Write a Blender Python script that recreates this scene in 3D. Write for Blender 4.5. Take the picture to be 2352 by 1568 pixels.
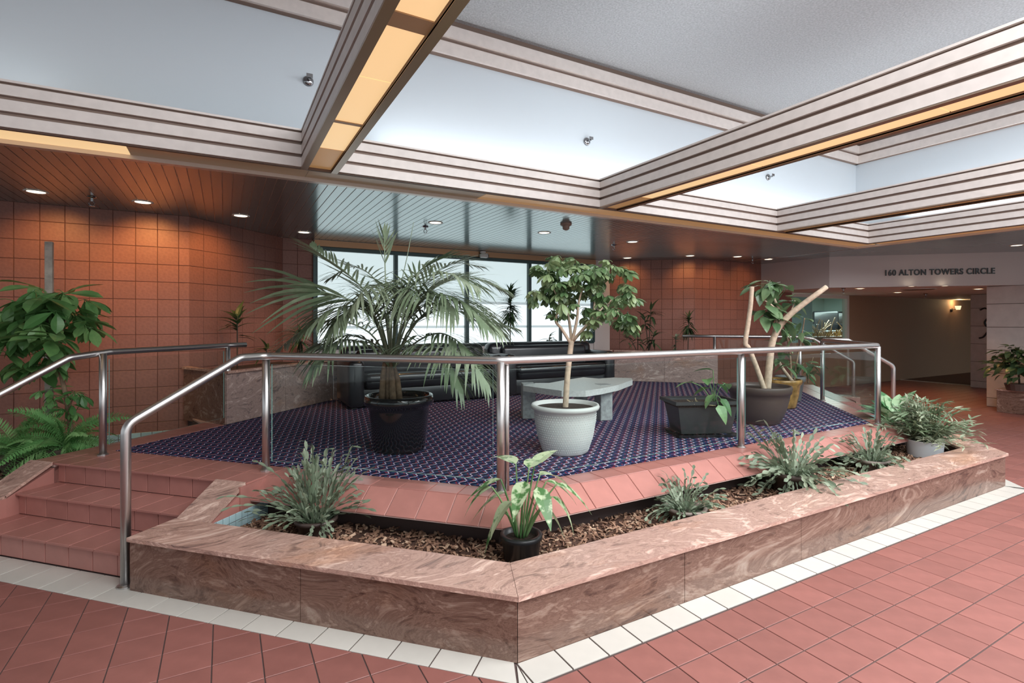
import bpy, bmesh, math, random
from mathutils import Vector, Matrix, Quaternion
PI = math.pi
for o in list(bpy.data.objects): bpy.data.objects.remove(o)
SC = bpy.context.scene
COL = SC.collection

# ---------------------------------------------------------------- camera, world, big lights
F = 1197.0; CY = 740.0; TH = math.radians(61.083); EYE = 1.5
RX, RY = math.sin(TH), -math.cos(TH)      # camera right in the plan
WX, WY = math.cos(TH), math.sin(TH)       # camera forward in the plan
cd = bpy.data.cameras.new('camera'); cam = bpy.data.objects.new('camera', cd); COL.objects.link(cam)
cam.location = (0, 0, EYE); cam.rotation_euler = (PI/2, 0, TH - PI/2)
cd.sensor_width = 36; cd.lens = F/2352*36; cd.shift_y = -(784-CY)/2352; cd.clip_start = 0.05
SC.camera = cam
SC.view_settings.view_transform = 'Standard'; SC.view_settings.look = 'None'
SC.view_settings.exposure = 0.65; SC.view_settings.gamma = 1.0; SC.view_settings.use_curve_mapping = False
SC.cycles.max_bounces = 7; SC.cycles.diffuse_bounces = 4; SC.cycles.glossy_bounces = 3
SC.cycles.transmission_bounces = 6; SC.cycles.transparent_max_bounces = 10
SC.cycles.caustics_reflective = False; SC.cycles.caustics_refractive = False
SC.cycles.sample_clamp_indirect = 4.0
wd = bpy.data.worlds.new('overcast_sky'); SC.world = wd; wd.use_nodes = True
bg = wd.node_tree.nodes['Background']; bg.inputs[0].default_value = (0.86, 0.94, 1.0, 1); bg.inputs[1].default_value = 0.5

def area(name, loc, rot, sx, sy, power, col):
    l = bpy.data.lights.new(name, 'AREA'); l.shape = 'RECTANGLE'; l.size = sx; l.size_y = sy; l.energy = power; l.color = col
    o = bpy.data.objects.new(name, l); COL.objects.link(o); o.location = loc; o.rotation_euler = rot
    return o
# daylight of the glazed entrance front, far behind the camera
area('entrance_daylight', (2.5, -6.5, 1.5), (PI/2, 0, 0), 16, 2.6, 70, (1.0, 0.97, 0.94))
# fill light added under the light well roof, out of view, brightening the floor
area('roof_fill_light', (4.4, -1.2, 4.40), (0, 0, 0), 9.2, 4.4, 740, (0.95, 0.98, 1.0))
# cool fluorescent coves standing on top of the ceiling beams, washing the light well
COVES = [((3.63, 0.0), 0.12, 8.0, 0, 32), ((6.58, 0.0), 0.12, 8.0, 0, 32), ((8.9, 0.0), 0.12, 8.0, 0, 32), ((0.67, 0.0), 0.12, 8.0, 0, 2)]
for (cx, cy), sx, sy, r, p in COVES:
    area('cove_tube_light', (cx, cy, 3.06), (PI, 0, 0), sx, sy, p, (0.90, 0.96, 1.0))
area('cove_tube_light', (5.0, 4.58, 3.06), (PI, 0, 0), 7.6, 0.10, 15, (0.92, 0.97, 1.0))
area('cove_tube_light', (-3.0, 4.58, 3.06), (PI, 0, 0), 4.0, 0.10, 1.5, (0.85, 0.93, 1.0))

# ---------------------------------------------------------------- helpers
def Cp(px, py, Y):
    "world point of picture pixel at depth Y"
    X = (px-1176)*Y/F
    return Vector((X*RX+Y*WX, X*RY+Y*WY, EYE-(py-CY)*Y/F))
def Pz(px, py, z):
    Y = F*(EYE-z)/(py-CY); return Cp(px, py, Y)
def Py(px, py, v):
    t = (px-1176)/F; Y = v/(t*RY+WY); return Cp(px, py, Y)
def Px(px, py, u):
    t = (px-1176)/F; Y = u/(t*RX+WX); return Cp(px, py, Y)
def sd(s, d): return ((s+d)/2, (s-d)/2)

def mesh(name, V, Fc, mat=None, smooth=False):
    m = bpy.data.meshes.new(name); m.from_pydata([tuple(v) for v in V], [], Fc)
    if mat: m.materials.append(mat)
    if smooth: m.polygons.foreach_set('use_smooth', [True]*len(m.polygons))
    m.update(); return m
def link(name, me, parent=None, loc=None, rot=None, mtx=None):
    o = bpy.data.objects.new(name, me); COL.objects.link(o)
    if parent: o.parent = parent
    if mtx is not None: o.matrix_local = mtx
    if loc is not None: o.location = loc
    if rot is not None: o.rotation_euler = rot
    return o
def add(name, G, mat, parent=None, smooth=False, off=None):
    V, Fc = G
    if off is not None: V = [(v[0]-off[0], v[1]-off[1], v[2]-off[2]) for v in V]
    return link(name, mesh(name, V, Fc, mat, smooth), parent)
def thing(name, label, cat, loc=(0, 0, 0), rz=0, group=None):
    o = bpy.data.objects.new(name, None); COL.objects.link(o); o.empty_display_size = 0.1
    o.location = loc; o.rotation_euler = (0, 0, rz); o['label'] = label; o['category'] = cat
    if group: o['group'] = group
    return o
def tag(o, label, cat, group=None, kind=None):
    o['label'] = label; o['category'] = cat
    if group: o['group'] = group
    if kind: o['kind'] = kind
    return o
def struct(name, label=None):
    o = bpy.data.objects.new(name, None); COL.objects.link(o); o['kind'] = 'structure'
    if label: o['label'] = label
    return o
def smod(name, G, mat, label, parent=None, cat=None):
    o = add(name, G, mat, parent); o['kind'] = 'structure'; o['label'] = label
    return o
def join(*Gs):
    V = []; Fc = []
    for v, f in Gs:
        n = len(V); V += list(v); Fc += [tuple(i+n for i in q) for q in f]
    return V, Fc
def box(x0, x1, y0, y1, z0, z1):
    V = [(x0,y0,z0),(x1,y0,z0),(x1,y1,z0),(x0,y1,z0),(x0,y0,z1),(x1,y0,z1),(x1,y1,z1),(x0,y1,z1)]
    return V, [(3,2,1,0),(4,5,6,7),(0,1,5,4),(1,2,6,5),(2,3,7,6),(3,0,4,7)]
def prism(poly, z0, z1):
    n = len(poly); a = sum(poly[i][0]*poly[(i+1)%n][1]-poly[(i+1)%n][0]*poly[i][1] for i in range(n))
    if a < 0: poly = poly[::-1]
    V = [(p[0],p[1],z0) for p in poly]+[(p[0],p[1],z1) for p in poly]
    return V, [tuple(range(n-1,-1,-1)), tuple(range(n,2*n))]+[(i,(i+1)%n,n+(i+1)%n,n+i) for i in range(n)]
def rbox(x0, x1, y0, y1, z0, z1, r=0.02, seg=2):
    bm = bmesh.new(); V, Fc = box(x0,x1,y0,y1,z0,z1)
    vs = [bm.verts.new(v) for v in V]
    for f in Fc: bm.faces.new([vs[i] for i in f])
    bmesh.ops.bevel(bm, geom=bm.edges[:], offset=r, segments=seg, affect='EDGES', profile=0.5)
    bm.verts.index_update()
    G = ([v.co.copy() for v in bm.verts], [tuple(v.index for v in f.verts) for f in bm.faces]); bm.free()
    return G
def lathe(prof, n=32, c=(0,0,0), close_bottom=True, cap_top=False):
    V = []; Fc = []
    for r, z in prof:
        for k in range(n):
            a = 2*PI*k/n; V.append((c[0]+r*math.cos(a), c[1]+r*math.sin(a), c[2]+z))
    for i in range(len(prof)-1):
        for k in range(n):
            k2 = (k+1)%n; Fc.append((i*n+k, i*n+k2, (i+1)*n+k2, (i+1)*n+k))
    if close_bottom: Fc.append(tuple(range(n-1,-1,-1)))
    if cap_top: m = (len(prof)-1)*n; Fc.append(tuple(range(m, m+n)))
    return V, Fc
def tube(path, rad, n=8, cap=True):
    path = [Vector(p) for p in path]; m = len(path)
    if not isinstance(rad, (list, tuple)): rad = [rad]*m
    V = []; Fc = []; up = None
    for i, p in enumerate(path):
        t = (path[min(i+1,m-1)]-path[max(i-1,0)]).normalized()
        if up is None:
            up = t.cross(Vector((0,0,1)))
            if up.length < 1e-3: up = t.cross(Vector((1,0,0)))
            up.normalize()
        else:
            up = up-t*up.dot(t)
            if up.length < 1e-4: up = t.orthogonal()
            up.normalize()
        b = t.cross(up)
        for k in range(n):
            a = 2*PI*k/n; V.append(p+(up*math.cos(a)+b*math.sin(a))*rad[i])
    for i in range(m-1):
        for k in range(n):
            k2 = (k+1)%n; Fc.append((i*n+k, i*n+k2, (i+1)*n+k2, (i+1)*n+k))
    if cap: Fc += [tuple(range(n-1,-1,-1)), tuple(range((m-1)*n, m*n))]
    return V, Fc
def fillet(path, r, seg=5):
    path = [Vector(p) for p in path]; out = [path[0]]
    for i in range(1, len(path)-1):
        p = path[i]; a = (path[i-1]-p); b = (path[i+1]-p); la, lb = a.length, b.length
        ang = a.angle(b)
        if ang > PI-0.05: out.append(p); continue
        d = min(r/math.tan(ang/2), la*0.45, lb*0.45); A = p+a/la*d; B = p+b/lb*d
        for k in range(seg+1):
            t = k/seg; out.append(A*(1-t)**2+p*2*t*(1-t)+B*t*t)
    out.append(path[-1]); return out
def smoothpath(pts, n=4):
    pts = [Vector(p) for p in pts]; out = []
    for i in range(len(pts)-1):
        p0 = pts[max(i-1,0)]; p1 = pts[i]; p2 = pts[i+1]; p3 = pts[min(i+2,len(pts)-1)]
        for k in range(n):
            t = k/n
            out.append(0.5*((2*p1)+(p2-p0)*t+(2*p0-5*p1+4*p2-p3)*t*t+(3*p1-p0-3*p2+p3)*t**3))
    out.append(pts[-1]); return out
def lerp(a, b, t): return a+(b-a)*t

# ---------------------------------------------------------------- materials
def nodes(name):
    m = bpy.data.materials.new(name); m.use_nodes = True; nt = m.node_tree
    return m, nt, nt.nodes['Principled BSDF']
def mat(name, col, rough=0.5, metal=0.0, noise=0.0, nscale=20.0, bump=0.0, bscale=60.0, rnd=0.0, coat=0.0, spec=None, detail=3):
    m, nt, b = nodes(name); L = nt.links
    b.inputs['Base Color'].default_value = (*col, 1); b.inputs['Roughness'].default_value = rough; b.inputs['Metallic'].default_value = metal
    if coat: b.inputs['Coat Weight'].default_value = coat; b.inputs['Coat Roughness'].default_value = 0.08
    if spec is not None: b.inputs['Specular IOR Level'].default_value = spec
    tc = nt.nodes.new('ShaderNodeTexCoord')
    last = None
    if noise:
        n = nt.nodes.new('ShaderNodeTexNoise'); n.inputs['Scale'].default_value = nscale; n.inputs['Detail'].default_value = detail
        L.new(tc.outputs['Object'], n.inputs['Vector'])
        mr = nt.nodes.new('ShaderNodeMapRange'); mr.inputs[1].default_value = 0.3; mr.inputs[2].default_value = 0.7
        mr.inputs[3].default_value = 1-noise; mr.inputs[4].default_value = 1+noise; L.new(n.outputs['Fac'], mr.inputs[0]); last = mr.outputs[0]
    if rnd:
        oi = nt.nodes.new('ShaderNodeObjectInfo'); mr = nt.nodes.new('ShaderNodeMapRange')
        mr.inputs[3].default_value = 1-rnd; mr.inputs[4].default_value = 1+rnd; L.new(oi.outputs['Random'], mr.inputs[0])
        if last:
            mu = nt.nodes.new('ShaderNodeMath'); mu.operation = 'MULTIPLY'; L.new(last, mu.inputs[0]); L.new(mr.outputs[0], mu.inputs[1]); last = mu.outputs[0]
        else: last = mr.outputs[0]
    if last:
        vm = nt.nodes.new('ShaderNodeVectorMath'); vm.operation = 'SCALE'; vm.inputs[0].default_value = col
        L.new(last, vm.inputs['Scale']); L.new(vm.outputs[0], b.inputs['Base Color'])
    if bump:
        n = nt.nodes.new('ShaderNodeTexNoise'); n.inputs['Scale'].default_value = bscale; n.inputs['Detail'].default_value = 4
        L.new(tc.outputs['Object'], n.inputs['Vector'])
        bp = nt.nodes.new('ShaderNodeBump'); bp.inputs['Strength'].default_value = bump; bp.inputs['Distance'].default_value = 0.01
        L.new(n.outputs['Fac'], bp.inputs['Height']); L.new(bp.outputs[0], b.inputs['Normal'])
    return m
def emit(name, col, s):
    m, nt, b = nodes(name); b.inputs['Base Color'].default_value = (*col, 1); b.inputs['Roughness'].default_value = 0.35
    b.inputs['Emission Color'].default_value = (*col, 1); b.inputs['Emission Strength'].default_value = s
    return m
def leafmat(name, c1, c2, rough=0.35, vein=None, rnd=0.25, scale=8.0, thr=0.5, spec=0.5):
    m, nt, b = nodes(name); L = nt.links; b.inputs['Roughness'].default_value = rough; b.inputs['Specular IOR Level'].default_value = spec
    tc = nt.nodes.new('ShaderNodeTexCoord'); n = nt.nodes.new('ShaderNodeTexNoise'); n.inputs['Scale'].default_value = scale; n.inputs['Detail'].default_value = 4
    L.new(tc.outputs['Object'], n.inputs['Vector'])
    oi = nt.nodes.new('ShaderNodeObjectInfo'); ad = nt.nodes.new('ShaderNodeMath'); ad.operation = 'MULTIPLY_ADD'
    L.new(oi.outputs['Random'], ad.inputs[0]); ad.inputs[1].default_value = rnd*2; L.new(n.outputs['Fac'], ad.inputs[2])
    rp = nt.nodes.new('ShaderNodeValToRGB'); e = rp.color_ramp.elements; w = 0.18 if vein is None else 0.05
    e[0].position = max(0, thr+rnd-w); e[0].color = (*c1, 1); e[1].position = min(1, thr+rnd+w); e[1].color = (*c2, 1)
    L.new(ad.outputs[0], rp.inputs[0]); L.new(rp.outputs[0], b.inputs['Base Color'])
    tr = nt.nodes.new('ShaderNodeBsdfTranslucent'); L.new(rp.outputs[0], tr.inputs[0]); mx = nt.nodes.new('ShaderNodeMixShader'); mx.inputs[0].default_value = 0.25
    out = nt.nodes['Material Output']; L.new(b.outputs[0], mx.inputs[1]); L.new(tr.outputs[0], mx.inputs[2]); L.new(mx.outputs[0], out.inputs[0])
    return m
def marble(name, ramp, rough, rotz=0.0, sc=1.0, dist=7.0):
    m, nt, b = nodes(name); L = nt.links; b.inputs['Roughness'].default_value = rough
    g = nt.nodes.new('ShaderNodeNewGeometry'); mp = nt.nodes.new('ShaderNodeMapping'); mp.inputs['Rotation'].default_value = (0, 0, rotz)
    mp.inputs['Scale'].default_value = (0.55*sc, 1.25*sc, 1.9*sc); L.new(g.outputs['Position'], mp.inputs[0])
    def noise(scale, det, rough_, vec):
        n = nt.nodes.new('ShaderNodeTexNoise'); n.inputs['Scale'].default_value = scale; n.inputs['Detail'].default_value = det; n.inputs['Roughness'].default_value = rough_
        L.new(vec, n.inputs['Vector']); return n
    w1 = noise(1.1, 2, 0.5, mp.outputs[0])
    vm = nt.nodes.new('ShaderNodeVectorMath'); vm.operation = 'MULTIPLY_ADD'; vm.inputs[1].default_value = (1.6, 1.6, 1.6)
    L.new(w1.outputs['Color'], vm.inputs[0]); L.new(mp.outputs[0], vm.inputs[2])
    def M(op, a, c=None, d=None):
        n = nt.nodes.new('ShaderNodeMath'); n.operation = op
        for i, v in enumerate((a, c, d)):
            if v is None: continue
            if isinstance(v, (int, float)): n.inputs[i].default_value = v
            else: L.new(v, n.inputs[i])
        return n.outputs[0]
    sp = nt.nodes.new('ShaderNodeSeparateXYZ'); L.new(mp.outputs[0], sp.inputs[0])
    n0 = noise(1.0, 5, 0.55, vm.outputs[0])
    ph = M('ADD', M('MULTIPLY', n0.outputs['Fac'], dist*6.0), M('ADD', M('MULTIPLY', sp.outputs[2], 7.0), M('MULTIPLY', sp.outputs[1], 5.0)))
    band = M('MULTIPLY_ADD', M('SINE', ph), 0.5, 0.5); band2 = M('MULTIPLY_ADD', M('SINE', M('MULTIPLY', ph, 3.7)), 0.5, 0.5)
    sm = nt.nodes.new('ShaderNodeMapping'); sm.inputs['Scale'].default_value = (1.0, 2.0, 2.6); L.new(vm.outputs[0], sm.inputs[0])
    n2 = noise(5.0, 10, 0.78, sm.outputs[0])
    tot = M('ADD', M('ADD', M('MULTIPLY', band, 0.17), M('MULTIPLY', band2, 0.12)), M('MULTIPLY_ADD', n2.outputs['Fac'], 1.15, -0.22))
    rp = nt.nodes.new('ShaderNodeValToRGB'); cr = rp.color_ramp
    cr.elements[0].position = ramp[0][0]; cr.elements[0].color = (*ramp[0][1], 1); cr.elements[1].position = ramp[-1][0]; cr.elements[1].color = (*ramp[-1][1], 1)
    for p, c in ramp[1:-1]:
        e = cr.elements.new(p); e.color = (*c, 1)
    L.new(tot, rp.inputs[0])
    st = nt.nodes.new('ShaderNodeMapping'); st.inputs['Scale'].default_value = (1.0, 2.2, 3.5); L.new(vm.outputs[0], st.inputs[0])
    fl = noise(9, 9, 0.8, st.outputs[0])
    fr = nt.nodes.new('ShaderNodeMapRange'); fr.inputs[1].default_value = 0.57; fr.inputs[2].default_value = 0.74; fr.inputs[4].default_value = 0.75; L.new(fl.outputs['Fac'], fr.inputs[0])
    m2 = nt.nodes.new('ShaderNodeMix'); m2.data_type = 'RGBA'; L.new(fr.outputs[0], m2.inputs[0]); L.new(rp.outputs[0], m2.inputs[6]); m2.inputs[7].default_value = (*[min(1, v*1.2) for v in ramp[-1][1]], 1)
    og = noise(2.0, 4, 0.6, mp.outputs[0]); orr = nt.nodes.new('ShaderNodeMapRange'); orr.inputs[1].default_value = 0.56; orr.inputs[2].default_value = 0.72; orr.inputs[4].default_value = 0.55; L.new(og.outputs['Fac'], orr.inputs[0])
    m3 = nt.nodes.new('ShaderNodeMix'); m3.data_type = 'RGBA'; m3.blend_type = 'MULTIPLY'; L.new(orr.outputs[0], m3.inputs[0]); L.new(m2.outputs[2], m3.inputs[6]); m3.inputs[7].default_value = (1.0, 0.72, 0.48, 1)
    L.new(m3.outputs[2], b.inputs['Base Color'])
    return m
def glassmat(name, col, f0=0.014, gl=0.02):
    m = bpy.data.materials.new(name); m.use_nodes = True; nt = m.node_tree; nt.nodes.remove(nt.nodes['Principled BSDF']); L = nt.links
    t = nt.nodes.new('ShaderNodeBsdfTransparent'); t.inputs[0].default_value = (*col, 1); g = nt.nodes.new('ShaderNodeBsdfGlossy'); g.inputs['Roughness'].default_value = gl
    lw = nt.nodes.new('ShaderNodeLayerWeight'); lw.inputs[0].default_value = 0.5
    p = nt.nodes.new('ShaderNodeMath'); p.operation = 'POWER'; p.inputs[1].default_value = 5; L.new(lw.outputs['Facing'], p.inputs[0])
    f = nt.nodes.new('ShaderNodeMath'); f.operation = 'MULTIPLY_ADD'; f.inputs[1].default_value = 1-f0; f.inputs[2].default_value = f0; L.new(p.outputs[0], f.inputs[0])
    mx = nt.nodes.new('ShaderNodeMixShader')
    L.new(f.outputs[0], mx.inputs[0]); L.new(t.outputs[0], mx.inputs[1]); L.new(g.outputs[0], mx.inputs[2]); L.new(mx.outputs[0], nt.nodes['Material Output'].inputs[0])
    return m
def carpetmat():
    m, nt, b = nodes('patterned_carpet'); L = nt.links; b.inputs['Roughness'].default_value = 0.95; b.inputs['Specular IOR Level'].default_value = 0.1
    def M(op, a, c=None, d=None):
        n = nt.nodes.new('ShaderNodeMath'); n.operation = op
        for i, v in enumerate((a, c, d)):
            if v is None: continue
            if isinstance(v, (int, float)): n.inputs[i].default_value = v
            else: L.new(v, n.inputs[i])
        return n.outputs[0]
    g = nt.nodes.new('ShaderNodeNewGeometry'); sp = nt.nodes.new('ShaderNodeSeparateXYZ'); L.new(g.outputs['Position'], sp.inputs[0])
    x, y = sp.outputs[0], sp.outputs[1]
    p = M('MULTIPLY', M('ADD', x, y), 0.70711); q = M('MULTIPLY', M('SUBTRACT', x, y), 0.70711)
    w, l = 0.072, 0.105
    qs = M('DIVIDE', q, w); ps = M('MULTIPLY', p, 2*PI/l)
    s = M('MULTIPLY', M('SINE', ps), 0.23)
    def line(v, wd):
        f = M('ABSOLUTE', M('SUBTRACT', M('FRACT', v), 0.5)); return M('LESS_THAN', f, wd)
    la = line(M('ADD', qs, s), 0.075); lb = line(M('SUBTRACT', M('ADD', qs, 0.5), s), 0.07)
    red = M('LESS_THAN', M('ABSOLUTE', M('SUBTRACT', M('FRACT', M('ADD', M('MULTIPLY', qs, 1.0), M('MULTIPLY', s, 1.0))), 0.23)), 0.09)
    dash = M('GREATER_THAN', M('SINE', M('ADD', M('MULTIPLY', ps, 2.0), M('MULTIPLY', M('FLOOR', qs), 2.1))), -0.1)
    red = M('MULTIPLY', red, dash)
    teal = M('LESS_THAN', M('ABSOLUTE', M('SUBTRACT', M('FRACT', M('SUBTRACT', qs, s)), 0.75)), 0.12)
    teal = M('MULTIPLY', teal, M('GREATER_THAN', M('SINE', M('MULTIPLY', ps, 2.0)), 0.2))
    nz = nt.nodes.new('ShaderNodeTexNoise'); nz.inputs['Scale'].default_value = 300; L.new(g.outputs['Position'], nz.inputs['Vector'])
    def mix(fac, a, c):
        n = nt.nodes.new('ShaderNodeMix'); n.data_type = 'RGBA'; L.new(fac, n.inputs[0])
        if isinstance(a, tuple): n.inputs[6].default_value = (*a, 1)
        else: L.new(a, n.inputs[6])
        n.inputs[7].default_value = (*c, 1); return n.outputs[2]
    c = mix(teal, (0.014, 0.016, 0.045), (0.03, 0.09, 0.17)); c = mix(red, c, (0.30, 0.035, 0.055)); c = mix(la, c, (0.60, 0.48, 0.60)); c = mix(lb, c, (0.06, 0.07, 0.19))
    vm = nt.nodes.new('ShaderNodeVectorMath'); vm.operation = 'SCALE'; L.new(c, vm.inputs[0]); L.new(M('MULTIPLY_ADD', nz.outputs['Fac'], 0.8, 0.6), vm.inputs['Scale'])
    L.new(vm.outputs[0], b.inputs['Base Color']); return m

QUARRY = mat('red_quarry_tile', (0.265, 0.103, 0.086), 0.42, noise=0.10, nscale=9, rnd=0.09, bump=0.03, bscale=25)
GROUT = mat('dark_grout', (0.085, 0.055, 0.05), 0.9)
PGROUT = mat('pink_grout', (0.52, 0.36, 0.32), 0.9)
BORDER = mat('cream_border_tile', (0.58, 0.55, 0.50), 0.35, noise=0.05, nscale=6, rnd=0.04)
STEPT = mat('terracotta_step_tile', (0.43, 0.185, 0.155), 0.28, noise=0.07, nscale=8, rnd=0.07)
WALLT = mat('brown_wall_tile', (0.275, 0.118, 0.09), 0.5, noise=0.12, nscale=40, rnd=0.06, bump=0.06, bscale=80)
WGROUT = mat('wall_grout', (0.16, 0.075, 0.06), 0.9)
BLUET = mat('pale_blue_mosaic', (0.42, 0.58, 0.61), 0.25, rnd=0.12)
RAMP = [(0.22, (0.085,0.043,0.034)), (0.36, (0.19,0.105,0.08)), (0.46, (0.30,0.18,0.14)), (0.52, (0.20,0.11,0.085)), (0.62, (0.34,0.21,0.165)), (0.80, (0.50,0.38,0.32))]
MARB = marble('red_brown_marble_shaded', [(p, (c[0]*0.72, c[1]*0.72, c[2]*0.70)) for p, c in RAMP], 0.2, 0.0, 0.8)  # marble ramp darkened, painting shade onto the upright faces
MARB2 = marble('red_brown_marble_lit', [(p, tuple(min(1, v*1.6+0.05) for v in c)) for p, c in RAMP], 0.22, 0.25, 1.15)  # same marble lightened, painting light from above onto the tops
MARB3 = marble('grey_brown_marble', [(p, (c[0]*1.3+0.05, c[1]*1.35+0.07, c[2]*1.38+0.08)) for p, c in RAMP], 0.24, 0.6, 0.9)
STEEL = mat('brushed_steel', (0.60, 0.58, 0.57), 0.34, 1.0)
GLASS = glassmat('clear_railing_glass', (0.93, 0.965, 0.955))
GEDGE = mat('green_glass_edge', (0.25, 0.42, 0.38), 0.15)
CARPET = carpetmat()
SLAT = mat('bronze_ceiling_slat', (0.175, 0.145, 0.142), 0.3, 0.35, noise=0.05, nscale=3, rnd=0.04, coat=1.0)
SLAT.node_tree.nodes['Principled BSDF'].inputs['Coat IOR'].default_value = 2.3; SLAT.node_tree.nodes['Principled BSDF'].inputs['Coat Roughness'].default_value = 0.14; SLAT.node_tree.nodes['Principled BSDF'].inputs['Coat Tint'].default_value = (0.76, 0.98, 1.0, 1)
SLATGAP = mat('slat_joint_highlight', (0.62, 0.50, 0.44), 0.4, 0.2)  # pale backing colour stands in for highlights on the slat edges
BOARD = mat('pale_trim_board', (0.70, 0.63, 0.59), 0.45, noise=0.05, nscale=15)
CORE = mat('brown_trim_groove', (0.20, 0.135, 0.105), 0.6)
LIP = mat('bronze_lip', (0.42, 0.30, 0.22), 0.3, 0.6)
PANELON = emit('amber_light_panel', (1.0, 0.70, 0.36), 0.46)
PANELMID = emit('dim_amber_light_panel', (0.75, 0.42, 0.17), 0.16)
PANELOFF = emit('dead_bronze_light_panel', (0.36, 0.23, 0.13), 0.08)
WELL = mat('white_well_paint', (0.58, 0.635, 0.68), 0.7)
STUCCO = mat('grey_stucco', (0.42, 0.435, 0.45), 0.9, noise=0.16, nscale=55, bump=1.0, bscale=45)
PLASTER = mat('pinkish_plaster', (0.62, 0.54, 0.52), 0.8, bump=0.05)
HALLC = mat('hall_ceiling_paint', (0.86, 0.76, 0.72), 0.7)
HALLW = mat('brown_hall_wall', (0.36, 0.235, 0.15), 0.7, noise=0.06, nscale=40)
HALLF = mat('hall_carpet', (0.10, 0.05, 0.03), 0.9)
PIERM = mat('grey_stone_course', (0.60, 0.53, 0.50), 0.5, noise=0.06, nscale=10, rnd=0.05)
PIERJ = mat('pier_joint', (0.12, 0.09, 0.08), 0.9)
WINF = mat('dark_green_window_frame', (0.03, 0.055, 0.055), 0.35, 0.3)
BRONZE = mat('bronze_window_head', (0.32, 0.17, 0.09), 0.35, 0.6)
FROST = emit('frosted_daylight_glass', (0.77, 0.92, 0.94), 0.46)
FROSTB = emit('bright_frosted_glass', (0.88, 0.98, 1.0), 0.56)
FROST2 = emit('grey_film_band', (0.60, 0.70, 0.72), 0.34)
CLEAR = glassmat('clear_window_glass', (0.90, 0.97, 0.95))
LEATHER = mat('black_leather', (0.014, 0.015, 0.018), 0.30, noise=0.2, nscale=6, bump=0.12, bscale=9, coat=0.3)
CONC = mat('pale_terrazzo', (0.60, 0.62, 0.60), 0.35, noise=0.12, nscale=50)
CONC2 = mat('grey_terrazzo_leg', (0.34, 0.36, 0.36), 0.4, noise=0.25, nscale=25)
BLACKG = mat('black_glazed_pot', (0.010, 0.010, 0.012), 0.07, coat=0.6)
BLACKP = mat('black_plastic_pot', (0.018, 0.018, 0.02), 0.32)
BROWNP = mat('brown_plastic_pot', (0.085, 0.058, 0.05), 0.42)
TAUPE = mat('taupe_plastic_pot', (0.26, 0.21, 0.18), 0.45)
CHAR = mat('charcoal_trough', (0.035, 0.036, 0.038), 0.4)
WHITEP = mat('white_ribbed_pot', (0.68, 0.68, 0.66), 0.45)
WHITEP2 = mat('pale_grey_pot', (0.82, 0.86, 0.90), 0.35)
GOLDP = mat('ochre_glazed_pot', (0.34, 0.19, 0.055), 0.16, noise=0.45, nscale=14, coat=0.4)
GREYP = mat('grey_pot', (0.16, 0.17, 0.17), 0.4)
SOIL = mat('dark_potting_soil', (0.035, 0.02, 0.014), 0.95, noise=0.5, nscale=60, bump=0.8, bscale=70)
BARKS = [mat('pale_bark', (0.56, 0.43, 0.32), 0.8, noise=0.18, nscale=30, bump=0.3, bscale=40), mat('brown_bark', (0.24, 0.16, 0.10), 0.85, noise=0.25, nscale=30, bump=0.3), mat('dark_stem', (0.06, 0.045, 0.03), 0.8)]
STAKE = mat('grey_wood_stake', (0.42, 0.37, 0.32), 0.8, noise=0.2, nscale=20)
MULCHB = mat('mulch_bed', (0.075, 0.035, 0.022), 0.95, noise=0.5, nscale=40, bump=0.8, bscale=50)
CHIPS = [mat('bark_chip_dark', (0.16, 0.08, 0.052), 0.9), mat('bark_chip_mid', (0.32, 0.18, 0.115), 0.85), mat('bark_chip_pale', (0.52, 0.35, 0.24), 0.85)]
L_PALM = leafmat('palm_leaf', (0.19, 0.26, 0.155), (0.36, 0.43, 0.30), 0.35)
L_SCHEF = leafmat('schefflera_leaf', (0.10, 0.18, 0.075), (0.28, 0.37, 0.18), 0.28)
L_RUB = leafmat('rubber_leaf', (0.08, 0.16, 0.07), (0.20, 0.30, 0.15), 0.25)
L_MONEY = leafmat('money_tree_leaf', (0.09, 0.23, 0.07), (0.23, 0.42, 0.15), 0.36)
L_FERN = leafmat('fern_frond', (0.18, 0.42, 0.14), (0.36, 0.62, 0.25), 0.5)
L_CACT = leafmat('cactus_segment', (0.14, 0.19, 0.12), (0.32, 0.38, 0.27), 0.45)
L_DIEF = leafmat('dieffenbachia_leaf', (0.08, 0.20, 0.06), (0.48, 0.58, 0.36), 0.32, vein=1, rnd=0.08, scale=26, thr=0.46)
L_AGLA = leafmat('aglaonema_leaf', (0.09, 0.24, 0.10), (0.38, 0.54, 0.32), 0.32, vein=1, rnd=0.08, scale=22, thr=0.48)
L_DARK = leafmat('dark_dracaena_leaf', (0.03, 0.065, 0.03), (0.085, 0.14, 0.06), 0.3)
L_POTH = leafmat('pothos_leaf', (0.10, 0.23, 0.08), (0.24, 0.40, 0.17), 0.3)
L_PALE = leafmat('pale_narrow_leaf', (0.15, 0.22, 0.12), (0.42, 0.46, 0.33), 0.4)
DRY = mat('dry_straw', (0.50, 0.40, 0.22), 0.8)
CHROME = mat('chrome', (0.35, 0.35, 0.36), 0.2, 1.0)
WHITEM = mat('white_enamel', (0.75, 0.72, 0.68), 0.4)
BULB = emit('warm_lamp', (1.0, 0.86, 0.64), 2.2)
BLACK = mat('black_lettering', (0.012, 0.012, 0.014), 0.4)

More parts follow.
